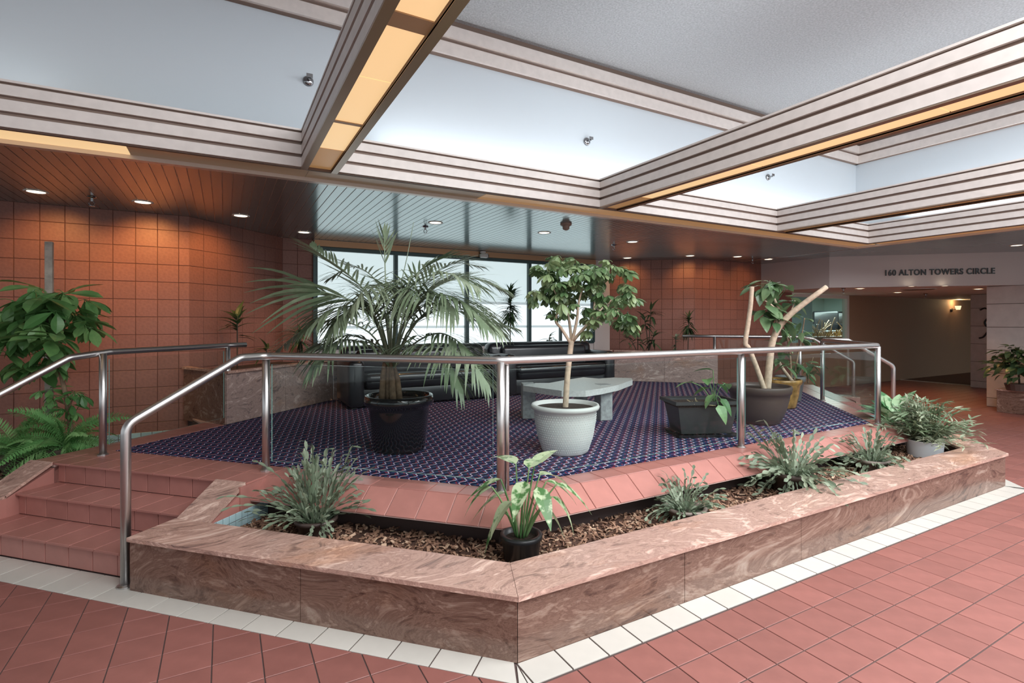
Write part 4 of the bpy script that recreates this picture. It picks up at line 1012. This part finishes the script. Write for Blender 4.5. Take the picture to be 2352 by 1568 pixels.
yp = (6.02, 4.02, PZ+0.003)
yel = thing('potted_fig', 'leafy fig in an ochre glazed pot near the right railing', 'potted plant', yp)
pot(yel, [(0.15,0),(0.165,0.02),(0.19,0.16),(0.205,0.28),(0.225,0.30),(0.232,0.335),(0.225,0.35)], GOLDP, soil_z=0.32)
YY = yp[0]*WX+yp[1]*WY
branch(yel, [(1818,878,YY),(1815,820,YY),(1808,770,YY),(1806,740,YY)], 0.014, 0.008, BARKS[1], 'trunk')
branch(yel, [(1822,878,YY),(1800,850,YY),(1788,830,YY)], 0.022, 0.018, BRK, 'trunk')
branch(yel, [(1824,878,YY),(1830,830,YY),(1840,780,YY),(1848,730,YY)], 0.012, 0.006, BARKS[1], 'trunk')
r = random.Random(12); items = []
for px, py, n in ((1806,745,6),(1845,735,8),(1830,765,7),(1800,800,7),(1815,840,7),(1790,830,5),(1850,770,5),(1860,840,4)):
    for k in range(n):
        items.append((Cp(px+r.uniform(-14,14), py+r.uniform(-12,12), YY+r.uniform(-.2,.2))-Vector(yp), dirv(r.uniform(0,6.3), r.uniform(-.9,.5)), r.uniform(-.3,.3), r.uniform(0.65,1.0)))
leafset(yel, 'leaf', rm, items)
gp = (6.62, 4.30, PZ+0.003)
gry = thing('potted_fig', 'small fig in a grey tapered pot behind the ochre pot', 'potted plant', gp)
pot(gry, [(0.12,0),(0.13,0.02),(0.165,0.26),(0.185,0.27),(0.19,0.32),(0.183,0.33)], GREYP, soil_z=0.30)
YG = gp[0]*WX+gp[1]*WY
branch(gry, [(1856,880,YG),(1858,850,YG),(1868,820,YG)], 0.009, 0.005, BARKS[1], 'trunk')
r = random.Random(13); items = []
for px, py, n in ((1865,835,5),(1872,850,4),(1850,855,4)):
    for k in range(n):
        items.append((Cp(px+r.uniform(-8,14), py+r.uniform(-16,10), YG+r.uniform(-.12,.12))-Vector(gp), dirv(r.uniform(0,6.3), r.uniform(-.9,.3)), r.uniform(-.3,.3), r.uniform(0.6,0.9)))
leafset(gry, 'leaf', rm, items)

# ---------------------------------------------------------------- plants in the front planter
def chain(nseg, sl, sw, el, drop, seed):
    "flat jointed cactus stem"
    r = random.Random(seed); P = arc((0,0,0), 0, el, nseg*sl, drop, nseg); Gs = []
    for i in range(nseg):
        if 1 < i < nseg-2 and r.random() < 0.45:
            q0 = P[i]; dd_ = (P[i+1]-P[i]).normalized()
            for j in range(r.randint(1, 3)):
                d2 = (dd_+dirv(r.uniform(-1.6,1.6), r.uniform(-0.2,0.6))*0.9).normalized(); Gs.append(xf(leaf_geo(sl, sw*0.9, 4, 0.05, 0.15, 'obov'), orient(q0, d2, r.uniform(-1,1)))); q0 = q0+d2*sl*0.95
        d = P[i+1]-P[i]; M_ = orient(P[i], d, r.uniform(-0.9, 0.9)); G = leaf_geo(sl*1.15, sw*r.uniform(0.8,1.15), 4, 0.05, 0.25, 'obov'); Gs.append(xf(G, M_))
        if i >= nseg-2 and r.random() < 0.7:
            Gs.append(xf(leaf_geo(sl, sw*0.9, 4, 0.05, 0.15, 'obov'), orient(P[i+1], dirv(r.uniform(-0.8,0.8), r.uniform(-0.4,0.5)), r.uniform(-1,1))))
    return join(*Gs)
def cactus(loc, label, n, reach, upright, prof, pm, seed, seg=(0.035, 0.02), sz=None, m=None):
    t = thing('potted_cactus', label, 'potted plant', loc); pot(t, prof, pm, n=28); m = m or L_CACT
    zt = prof[-1][1]-0.03; k0 = max(4, round(reach/seg[0]))
    ms = []
    for q in range(6):
        el = 1.42-0.15*q if upright else 1.25-0.2*q; ms.append(mesh('stem', *chain(max(3, k0-(q % 3)), seg[0], seg[1], el, (0.5 if upright else 0.85)+0.12*q, seed*10+q), m))
    r = random.Random(seed)
    for k in range(n):
        az = 2*PI*k/n*2.4+r.uniform(-.3,.3); q = prof[-1][0]*0.55*math.sqrt(r.random())
        link('stem', ms[k % 6], t, mtx=Matrix.Translation((q*math.cos(az), q*math.sin(az), zt)) @ Matrix.Rotation(az, 4, 'Z') @ Matrix.Rotation(r.uniform(-.25,.2), 4, 'Y') @ Matrix.Scale(r.uniform(0.75,1.15), 4))
    return t
POTS = [(0.075,0),(0.08,0.01),(0.098,0.12),(0.108,0.125),(0.11,0.15),(0.106,0.155)]
def sc_(p, k, h=1.0): return [(a*k, b*h) for a, b in p]
cactus((0.50, 3.42, MZ), 'tall wispy jointed cactus nearest the left stairs in the front planter', 110, 0.44, True, sc_(POTS, 1.2, 0.7), BROWNP, 21, (0.055, 0.023))
cactus((2.68, 2.47, MZ), 'round bushy cactus in a taupe pot in the middle of the front planter', 120, 0.23, False, sc_(POTS, 1.25, 0.62), TAUPE, 22, (0.046, 0.021))
cactus((3.82, 2.46, MZ), 'large sprawling cactus in a dark green pot in the front planter', 140, 0.38, False, sc_(POTS, 1.35, 1.1), BROWNP, 23, (0.062, 0.028))
cactus((5.00, 2.50, MZ), 'spreading cactus in a low taupe bowl near the right end of the planter', 130, 0.29, False, sc_(POTS, 1.35, 0.75), TAUPE, 24, (0.056, 0.025))

# dieffenbachia in black pot
dl = (1.44, 2.50, 0.14)
df = thing('potted_dieffenbachia', 'dieffenbachia with pale mottled leaves in a black nursery pot', 'potted plant', dl)
pot(df, [(0.085,0),(0.09,0.01),(0.108,0.165),(0.116,0.17),(0.118,0.19),(0.113,0.195)], BLACKP, soil_z=0.165, n=30)
DY = dl[0]*WX+dl[1]*WY
dm = [mesh('leaf', *leaf_geo(0.20, 0.085, 8, 0.30, 0.2, 'lance'), L_DIEF), mesh('leaf', *leaf_geo(0.17, 0.08, 8, 0.5, 0.2, 'lance'), L_DIEF)]
for k, (px, py, dd, az, el) in enumerate(((1150,1100,0,PI,-0.2),(1130,1118,-.05,PI,-.3),(1185,1065,.05,2.2,.5),(1215,1075,-.05,1.2,.7),(1228,1068,.03,0.9,.8),(1255,1105,0,0.1,-.1),(1280,1110,-.04,0,-.4),(1268,1140,-.08,-.1,-.6),(1235,1118,-.1,-1.2,-.5),(1175,1150,-.08,3.6,-.5),(1160,1130,.02,3.0,-.4),(1240,1090,.06,0.6,0.2),(1205,1105,-.12,-1.9,-.3),(1245,1165,-.08,0,-.5),(1160,1178,-.05,3.3,-.9))):
    az = az+TH-PI/2
    p = Cp(px, py, DY+dd)-Vector(dl); b0 = Vector((0.02*math.cos(az), 0.02*math.sin(az), 0.16)); mid = b0.lerp(p, 0.55)+Vector((0,0,0.03))
    add('leaf_stalk', tube(smoothpath([b0, mid, p], 4), [0.007-0.0004*i for i in range(9)], 6), L_POTH, df, True)
    link('leaf', dm[k % 2], df, mtx=orient(p, dirv(az, el*0.75-0.15), 0.0) @ Matrix.Scale(1.15+0.04*(k % 4), 4))
for dx in (-0.012, 0.015): add('stem', tube([(dx,0,0.15),(dx*1.5,0.005,0.24),(dx,0.01,0.31)], 0.009, 7), BARKS[0], df, True)

# white pot, narrow leaves
pw = (6.02, 2.52, MZ+0.0)
nw = thing('potted_shrub', 'bushy narrow-leaved plant in a pale grey pot at the planter corner', 'potted plant', pw)
pot(nw, [(0.135,0),(0.14,0.01),(0.155,0.16),(0.158,0.165)], WHITEP2, n=32)
r = random.Random(31)
br = []; nm = [mesh('leafy_stem', *(lambda rr: join(tube(arc((0,0,0),0,1.35-0.16*q,0.36,0.45+0.15*q,5), 0.004, 5), *[xf(leaf_geo(0.085, 0.02, 4, 0.25, 0.2, 'lance'), orient(arc((0,0,0),0,1.35-0.16*q,0.36,0.45+0.15*q,5)[1+k % 5]+Vector((0,0,0.004)), dirv(rr.uniform(-1.5,1.5)+(PI if k % 7 == 0 else 0), rr.uniform(-.3,.7)), rr.uniform(-.6,.6))) for k in range(22)]))(random.Random(q)), L_PALE) for q in range(5)]
for k in range(90):
    az = r.uniform(0, 6.3); q = 0.07*math.sqrt(r.random())
    link('leafy_stem', nm[k % 5], nw, mtx=Matrix.Translation((q*math.cos(az), q*math.sin(az), 0.13)) @ Matrix.Rotation(az, 4, 'Z') @ Matrix.Rotation(r.uniform(-.35,.02), 4, 'Y') @ Matrix.Scale(r.uniform(0.8,1.2), 4))
# aglaonema behind
pa = (6.34, 2.92, MZ)
ag = thing('potted_aglaonema', 'broad-leaved aglaonema behind the pale grey pot by the corner post', 'potted plant', pa)
pot(ag, sc_(POTS, 1.1, 0.9), BLACKP, n=24)
am = [mesh('leaf', *leaf_geo(0.27, 0.15, 7, 0.4, 0.18, 'ovate', 0.14), L_AGLA), mesh('leaf', *leaf_geo(0.20, 0.105, 7, 0.5, 0.18, 'ovate', 0.12), L_AGLA)]
r = random.Random(41); items = []
for k in range(44):
    az = r.uniform(0, 6.3); el = r.uniform(0.0, 1.3); z = 0.12+0.16*r.random(); items.append((Vector((0.04*math.cos(az), 0.04*math.sin(az), z)), dirv(az, el), r.uniform(-.3,.3), r.uniform(0.75,1.1)))
leafset(ag, 'leaf', am, items)

# ---------------------------------------------------------------- left bed: staked tree and ferns
tl = Cp(113, 900, 4.86); tl = (tl.x, tl.y, MZ)
mt = thing('staked_tree', 'glossy-leaved money tree tied to a grey wooden stake by the left wall', 'plant', tl)
z1 = Cp(113, 555, 4.86).z-MZ
add('stake', rbox(-0.028,0.028,-0.028,0.028,-0.04,z1,0.003,1), STAKE, mt)
TY = 4.76
Lm = lambda *a: Cp(*a)-Vector(tl)
def br2(pts, r0, r1, m=BARKS[1]):
    P = smoothpath([Lm(*p) for p in pts], 4); k = len(P); add('branch', tube(P, [lerp(r0, r1, i/(k-1)) for i in range(k)], 7), m, mt, True)
br2([(165,1010,TY),(155,930,TY),(140,860,TY),(128,800,TY),(120,720,TY)], 0.022, 0.014)
br2([(130,800,TY),(150,740,TY),(160,710,TY)], 0.012, 0.006); br2([(125,760,TY),(85,730,TY),(40,720,TY)], 0.012, 0.006); br2([(120,720,TY),(100,690,TY),(95,675,TY)], 0.012, 0.006)
br2([(138,850,TY),(90,800,TY),(30,770,TY)], 0.012, 0.006); br2([(155,930,TY),(120,915,TY-.05)], 0.008, 0.005); br2([(158,940,TY),(170,905,TY-.05)], 0.008, 0.005)
for z in (Lm(113,820,4.86).z, Lm(113,862,4.86).z): add('tie', lathe([(0.048,-0.006),(0.05,0),(0.048,0.006)], 16, (0.0,0.0,z), False), WHITEM, mt)
mm_ = [mesh('compound_leaf', *palmate(n, l, w, 0.10, d, 'obov'), L_MONEY) for n, l, w, d in ((6,0.27,0.105,0.25),(5,0.25,0.10,0.6),(6,0.22,0.09,0.9))]
r = random.Random(51); items = []
for px, py, n in ((95,680,5),(150,690,4),(160,720,5),(40,720,5),(60,760,5),(20,790,5),(110,760,4),(135,790,4),(10,700,3),(75,830,4),(30,840,3),(165,745,3),(120,665,3)):
    for k in range(n):
        items.append((Cp(px+r.uniform(-18,18), py+r.uniform(-14,14), TY+r.uniform(-.28,.1))-Vector(tl), dirv(r.uniform(0,6.3), r.uniform(-.3,.6)), r.uniform(-.4,.4), r.uniform(0.8,1.15)))
for px, py, n in ((105,905,4),(170,905,4),(150,940,4)):
    for k in range(n): items.append((Cp(px+r.uniform(-8,8), py+r.uniform(-8,8), TY-.05)-Vector(tl), dirv(r.uniform(0,6.3), r.uniform(-.2,.5)), r.uniform(-.4,.4), r.uniform(0.4,0.6)))
leafset(mt, 'leaf', mm_, items)
def fern(loc, label, n, L, seed):
    t = thing('fern', label, 'plant', loc); r = random.Random(seed); add('pot', lathe([(0.09,MZ-loc[2]-0.005),(0.13,-0.02),(0.12,-0.01)], 20, cap_top=True), BROWNP, t)
    ms = [mesh('frond', *pinnate(arc((0,0,0), 0, 1.15-0.2*q, L, 1.2+0.12*q, 6), 0.075, 0.017, 24, start=0.1, grav=0.2, ang0=1.3, ang1=1.05, rw=0.004, seed=q, seg=2, roll=(-0.9, 0.8, -0.4, 1.0, 0.3, -0.7)[q]), L_FERN) for q in range(6)]
    for k in range(n):
        link('frond', ms[k % 6], t, mtx=Matrix.Rotation(r.uniform(0, 6.3), 4, 'Z') @ Matrix.Rotation(r.uniform(-.3,.15), 4, 'Y') @ Matrix.Scale(r.uniform(0.7,1.1), 4))
f1 = Cp(150, 1015, 4.62); fern((f1.x, f1.y, 0.40), 'sword fern spilling over the platform corner beside the left post', 60, 0.52, 61)
f2 = Cp(40, 1020, 4.55); fern((f2.x, f2.y, 0.36), 'sword fern at the left edge below the staked tree', 44, 0.5, 62)

# ---------------------------------------------------------------- plants in the benches
def dracaena(loc, label, h, n, L, W, m, seed, spread=0.06, stem=0.008, heads=None, el=(-0.5, 1.2), droop=0.5, shape='strap'):
    t = thing('dracaena', label, 'plant', loc); r = random.Random(seed)
    lmesh = [mesh('leaf', *leaf_geo(L, W, 6, droop, 0.25, shape), m), mesh('leaf', *leaf_geo(L*0.85, W, 6, droop*1.4, 0.25, shape), m)]
    for (hx, hy, hz, hl) in (heads or [(0, 0, h, h*0.4)]):
        add('stem', tube(smoothpath([(0,0,-0.02),(hx*0.4,hy*0.4,hz*0.5),(hx,hy,hz)], 4), stem, 6), BARKS[2], t, True)
        for k in range(n):
            z = hz-hl*r.random()*0.9; az = r.uniform(0, 6.3); tt = (hz-z)/max(hl, 0.01)
            link('leaf', lmesh[k % 2], t, mtx=orient((lerp(hx, hx*0.8, tt), lerp(hy, hy*0.8, tt), z), dirv(az, lerp(el[1], el[0], tt)+r.uniform(-.25,.25)), 0) @ Matrix.Scale(r.uniform(0.75,1.1), 4))
    return t
SZ_ = BT-0.05
def onbench(px, py, z=SZ_): p = Pz(px, py, z); return (p.x, p.y, z)
p = Cp(545, 830, 6.2); dracaena((p.x, p.y, SZ_), 'sparse broad-leaved plant on the left bench beside the palm', 0.62, 22, 0.27, 0.065, L_DARK, 71, el=(-0.1, 1.3), heads=[(0.0,0.0,0.62,0.3)], shape='lance')
p = Cp(612, 830, 6.75); dracaena((p.x, p.y, SZ_), 'low dark plant on the left bench under the palm tips', 0.22, 9, 0.2, 0.06, L_DARK, 72, shape='lance')
p = Cp(690, 800, 7.3); dracaena((p.x, p.y, SZ_), 'bushy dark dracaena in the corner left of the window', 0.40, 30, 0.30, 0.05, L_DARK, 73, el=(-0.6, 1.1))
p = Cp(1172, 800, 8.75); dracaena((p.x, p.y, SZ_), 'tall slender dracaena with a dense head in front of the window', 1.0, 150, 0.24, 0.045, L_DARK, 74, heads=[(0,0,1.05,0.50)], el=(-0.45, 1.2), droop=0.45)
p = Cp(1262, 790, 9.0); dracaena((p.x, p.y, SZ_), 'low leafy plant on the window bench behind the right sofa', 0.30, 14, 0.22, 0.06, L_DARK, 75, shape='lance')
p = Cp(1490, 800, 9.35); dracaena((p.x, p.y, SZ_), 'tall drooping plant on the right bench nearest the umbrella tree', 0.7, 14, 0.28, 0.06, L_DARK, 76, heads=[(0.1,0.05,0.78,0.2),(-0.1,0,0.62,0.2),(0.02,-0.12,0.35,0.2)], shape='lance')
p = Cp(1465, 800, 9.35); dracaena((p.x, p.y, SZ_), 'low bronze plant at the left end of the right bench', 0.3, 14, 0.2, 0.05, L_DARK, 77, heads=[(0,0,0.3,0.15),(-0.2,0.1,0.35,0.2)], shape='lance')
p = Cp(1580, 800, 9.45); dracaena((p.x, p.y, SZ_), 'dracaena with a round tuft at the right end of the right bench', 0.55, 60, 0.22, 0.035, L_DARK, 78, heads=[(0.03,0,0.62,0.25)], el=(-0.8, 1.3), droop=0.6)
p = Cp(1552, 800, 9.4); dracaena((p.x, p.y, SZ_), 'low variegated plant beside the tufted dracaena on the right bench', 0.28, 16, 0.16, 0.045, L_PALE, 79, heads=[(0,0,0.3,0.25)], shape='lance')

# ---------------------------------------------------------------- right edge: marble box with shrub
mb = thing('planter_box', 'square marble planter box against the right stone pier', 'planter', (11.62, 3.10, 0))
add('box_body', join(rbox(-0.28,0.28,-0.62,0.62,0.0,0.36,0.004,1)), MARB, mb); add('rim', rbox(-0.30,0.285,-0.64,0.64,0.36,0.385,0.004,1), MARB2, mb)
bx = Cp(2345, 880, 8.75); sh = thing('shrub', 'dark green glossy shrub growing in the marble box', 'plant', (11.40, 3.45, 0.385))
add('soil', lathe([(0.16,0),(0.19,0.10),(0.185,0.11)], 18, cap_top=True), BROWNP, sh)
bm2 = [mesh('leaf', *leaf_geo(0.17, 0.09, 6, 0.4, 0.15, 'ovate', 0.04), L_DARK)]
r = random.Random(81); items = []
for k in range(210):
    a = r.uniform(0, 6.3); ph = r.uniform(-0.6, 1.5); q = 0.36*r.random()**0.4; c = dirv(a, ph)*q+Vector((0,0,0.36)); items.append((c, dirv(a+r.uniform(-.8,.8), r.uniform(-.6,.6)), r.uniform(-.4,.4), r.uniform(0.7,1.1)))
leafset(sh, 'leaf', bm2, items)
add('stem', tube([(0,0,0.08),(0.02,0.02,0.3),(0,0.03,0.5)], 0.015, 6), BARKS[2], sh, True)

# ---------------------------------------------------------------- ceiling fittings
def spot(parent, loc, e, ang=1.5, col=(1.0, 0.50, 0.16), aim=None):
    l = bpy.data.lights.new('downlight_lamp', 'SPOT'); l.energy = e; l.spot_size = ang; l.spot_blend = 0.85; l.color = col; l.shadow_soft_size = 0.05
    o = bpy.data.objects.new('downlight_lamp', l); COL.objects.link(o); o.parent = parent; o.location = loc
    if aim: o.rotation_euler = Vector((aim[0], aim[1], -1.15)).to_track_quat('-Z', 'Y').to_euler()
DL = [(83,440,'first from the left above the left tile wall',9,(0,1)),(328,464,'second from the left above the left tile wall',15,(0,1)),(553,495,'third from the left near the diagonal wall',10,(-0.5,0.8)),(698,533,'beside the top left corner of the window',10,None),
      (1000,511,'above the palm',8,None),(1250,534,'left of the smoke detector',8,None),(1453,555,'nearest the third coffer on the right',10,None),(1441,592,'against the right end of the window',4,(0.7,0.7)),
      (1585,587,'leftmost of three along the right tile wall',5,(0.7,0.7)),(1694,589,'middle of three along the right tile wall',5,(0.1,1)),(1765,595,'rightmost of three along the right tile wall',4,(0.1,1)),(2335,563,'before the street address sign',10,None)]
DLM = {}
def downlight(p, label, e, r0=0.085, group='recessed downlights', aim=None):
    t = thing('downlight', label, 'downlight', (p.x, p.y, p.z), 0, group)
    add('trim_ring', lathe([(r0*0.78,-0.002),(r0,-0.008),(r0*1.08,-0.003),(r0*1.08,0.0)], 28, close_bottom=False), WHITEM, t, True)
    add('lens', lathe([(r0*0.80,-0.003),(0.01,-0.004)], 24, close_bottom=False, cap_top=True), BULB, t)
    if e: spot(t, (0, 0, -0.02), e*2.3, 1.8 if aim else 1.3, aim=aim)
for px, py, lb, e_, am in DL: downlight(Pz(px, py, H), 'round recessed downlight '+lb, e_, aim=am)
for px, py, lb in ((2093,657,'nearest the sign'),(2170,656,'below the sign middle'),(2247,664,'beside the near pier'),(2062,672,'by the brown wall'),(1975,663,'above the glazed hall opening')):
    downlight(Pz(px, py, BH), 'small hall downlight '+lb, 8, 0.075, 'hall downlights', (0.0, 0.001))
def sprinkler(p, label):
    t = thing('sprinkler_head', label, 'sprinkler', (p.x, p.y, p.z), 0, 'pendent sprinklers')
    add('escutcheon', lathe([(0.04,0),(0.035,-0.012),(0.012,-0.014)], 18, close_bottom=False, cap_top=True), CHROME, t, True)
    add('body', tube([(0,0,-0.01),(0,0,-0.045)], 0.011, 8), CHROME, t); 
    for s in (-1, 1): add('frame_arm', tube([(0.010*s,0,-0.04),(0.024*s,0,-0.06),(0.004*s,0,-0.088)], 0.004, 6), CHROME, t)
    add('deflector', lathe([(0.026,-0.092),(0.026,-0.089),(0.004,-0.088)], 14, cap_top=True), CHROME, t)
for px, py, lb in ((211,452,'between the two left downlights'),(977,520,'over the palm tip'),(1410,562,'beside the right sofa downlight'),(1728,594,'over the right tile wall')):
    sprinkler(Pz(px, py, H), 'chrome pendent sprinkler '+lb)
for px, py, lb in ((1937,662,'at the hall opening'),(2126,674,'deep in the hall')):
    sprinkler(Pz(px, py, BH), 'dark pendent sprinkler '+lb)
for px, py, lb in ((708,186,'in the left coffer'),(1348,325,'in the middle coffer'),(1764,407,'in the right coffer')):
    p = Py(px, py, 4.745); t = thing('sidewall_sprinkler', 'chrome sidewall sprinkler on the light well wall '+lb, 'sprinkler', (p.x, p.y, p.z))
    Rm = Matrix.Rotation(PI/2, 4, 'X')
    add('escutcheon', xf(lathe([(0.045,0),(0.04,0.012),(0.012,0.02)], 18, cap_top=True), Rm), CHROME, t, True); add('body', tube([(0,0,0),(0,-0.07,0)], 0.012, 8), CHROME, t)
    add('deflector', box(-0.025,0.025,-0.085,-0.078,-0.002,0.03), CHROME, t)
p = Pz(1300, 513, H); t = thing('smoke_detector', 'brown round smoke detector on the slatted ceiling', 'smoke detector', (p.x, p.y, p.z))
DET = mat('beige_detector', (0.30, 0.20, 0.16), 0.5)
add('base', lathe([(0.07,0),(0.07,-0.02),(0.055,-0.03)], 24, close_bottom=False, cap_top=True), DET, t, True); add('sensor_head', lathe([(0.045,-0.03),(0.04,-0.07),(0.015,-0.085)], 20, close_bottom=False, cap_top=True), DET, t, True)
p = Py(1108, 572, 8.0); t = thing('security_camera', 'small white security camera above the window mullion', 'camera', (p.x, 7.98, 2.70))
add('mount', lathe([(0.05,0),(0.05,-0.02),(0.02,-0.03)], 18, close_bottom=False, cap_top=True), WHITEM, t, True); add('housing', rbox(-0.05,0.09,-0.04,0.04,-0.105,-0.03,0.02,2), WHITEM, t, True); add('lens', xf(lathe([(0.03,0),(0.028,0.01)], 16, cap_top=True), Matrix.Translation((0.09,0,-0.068)) @ Matrix.Rotation(PI/2, 4, 'Y')), BLACK, t)
p = Pz(2110, 664, BH); t = thing('air_diffuser', 'dark oval air grille in the hall ceiling', 'vent', (p.x, p.y, BH)); add('grille', lathe([(0.26,-0.004),(0.24,-0.012),(0.02,-0.012)], 24, close_bottom=False, cap_top=True), CORE, t); add('rim', lathe([(0.28,0),(0.28,-0.008),(0.255,-0.01)], 24, close_bottom=False), WHITEM, t)

# address lettering on the bulkhead
dd = Vector((D1[0]-D0[0], D1[1]-D0[1], 0)).normalized()
def on_diag(px, py):
    t = (px-1176)/F; rx, ry = t*RX+WX, t*RY+WY; A = (D1[1]-D0[1]); B = -(D1[0]-D0[0]); C_ = A*D0[0]+B*D0[1]; Y = C_/(A*rx+B*ry); return Cp(px, py, Y)
pa_, pb_ = on_diag(2030, 634), on_diag(2281, 627)
fc = bpy.data.curves.new('address_lettering', 'FONT'); fc.body = '160 ALTON TOWERS CIRCLE'; fc.size = 0.2; fc.extrude = 0.008; fc.offset = 0.004; fc.space_character = 1.12
fo = bpy.data.objects.new('address_lettering', fc); COL.objects.link(fo); bpy.context.view_layer.update()
wd_ = fo.dimensions.x; dep = bpy.context.evaluated_depsgraph_get(); me = bpy.data.meshes.new_from_object(fo.evaluated_get(dep)); bpy.data.objects.remove(fo)
me.materials.clear(); me.materials.append(BLACK)
nrm = Vector((dd.y, -dd.x, 0)); zb_ = (pa_.z+pb_.z)/2
Ls = (pb_-pa_).length; k = Ls/wd_
lo = link('address_lettering', me, mtx=Matrix(((dd.x*k,0,nrm.x,pa_.x+nrm.x*0.010),(dd.y*k,0,nrm.y,pa_.y+nrm.y*0.010),(0,k*1.22,0,zb_),(0,0,0,1))))
tag(lo, 'black raised letters of the street address on the bulkhead', 'lettering')

# hall sconce and wall ornament
p = Py(2186, 712, 6.98); t = thing('wall_sconce', 'small glowing sconce on the brown hall wall', 'sconce', (p.x, 6.995, p.z))
add('backplate', xf(lathe([(0.06,0),(0.05,0.02)], 16, cap_top=True), Matrix.Rotation(PI/2, 4, 'X')), CHROME, t); add('arm', tube([(0,0,0),(0,-0.1,0.02),(0.06,-0.14,0.05)], 0.012, 6), CHROME, t); add('shade', lathe([(0.05,-0.05),(0.075,0.06)], 16, (0.06,-0.14,0.06), False), emit('sconce_shade', (1.0,0.8,0.5), 0.7), t)
l = bpy.data.lights.new('sconce_lamp', 'POINT'); l.energy = 3; l.color = (1.0,0.7,0.35); l.shadow_soft_size = 0.04; o = bpy.data.objects.new('sconce_lamp', l); COL.objects.link(o); o.parent = t; o.location = (0.06,-0.16,0.22)
p = Px(2262, 740, 15.1); t = thing('wall_ornament', 'black curved metal wall ornament on the far stone pier', 'ornament', (15.09, p.y, p.z))
for a in ([(0,0.08,0.28),(0,0.0,0.32),(0,-0.08,0.28)], [(0,-0.06,0.1),(0,-0.0,0.0),(0,-0.04,-0.1)], [(0,0.1,-0.36),(0,0.02,-0.33),(0,-0.06,-0.2)]): add('metal_bar', tube(smoothpath(a, 4), 0.018, 6), BLACK, t, True)

smod('trim_8', box(14.2, 17.6, 8.15, 9.6, 0.0, 0.78), HALLW, 'raised display platform in the seating room')
# seating room seen through the glazed hall opening
for k, (x, y, lb) in enumerate(((15.2, 8.7, 'dark armchair in the middle of the glazed seating room'), (16.55, 8.8, 'dark armchair at the right of the glazed seating room'))):
    t = thing('armchair', lb, 'chair', (x, y, 0.78), TH-PI/2-0.3, 'seating room armchairs')
    add('seat', rbox(-0.36,0.36,-0.36,0.36,0.25,0.50,0.05,2), LEATHER, t, True); add('backrest', rbox(-0.34,0.34,0.28,0.42,0.3,1.05,0.05,2), LEATHER, t, True)
    for s in (-0.42, 0.32): add('arm', rbox(s,s+0.10,-0.34,0.36,0.2,0.68,0.03,2), LEATHER, t, True)
    for sx in (-0.3,0.3):
        for sy in (-0.3,0.3): add('leg', box(sx-0.025,sx+0.025,sy-0.025,sy+0.025,0.0,0.26), BLACK, t)
t = thing('dry_arrangement', 'tangle of pale branches and straw behind the hall glass', 'plant', (13.4, 7.6, 0)); r = random.Random(91)
add('trough', box(-1.0,1.3,-0.22,0.3,0.0,1.15), CORE, t)
for k in range(26):
    x = r.uniform(-0.9,1.2); a = r.uniform(-1,1); Ln = r.uniform(0.3,0.7); p0 = Vector((x, r.uniform(-.15,.2), 1.14)); d = Vector((a, r.uniform(-.2,.2), r.uniform(0.15,0.8))).normalized()
    add('twig', tube(smoothpath([p0, p0+d*Ln*0.5+Vector((0,0,0.05)), p0+d*Ln], 3), 0.012, 5), BARKS[0], t, True)
Gs = []
for k in range(160):
    p0 = Vector((r.uniform(-0.98,1.28), r.uniform(-.2,.25), 1.15)); Gs.append(tube([p0, p0+Vector((r.uniform(-.1,.1), r.uniform(-.05,.05), r.uniform(0.03,0.2)))], 0.006, 3))
o = add('straw', join(*Gs), mat('ochre_straw', (0.32,0.19,0.04), 0.8), t); o['kind'] = 'stuff'
area('seating_room_lamp', (14.6, 8.2, 2.28), (0,0,0), 2.5, 1.0, 90, (0.85, 1.0, 0.97))
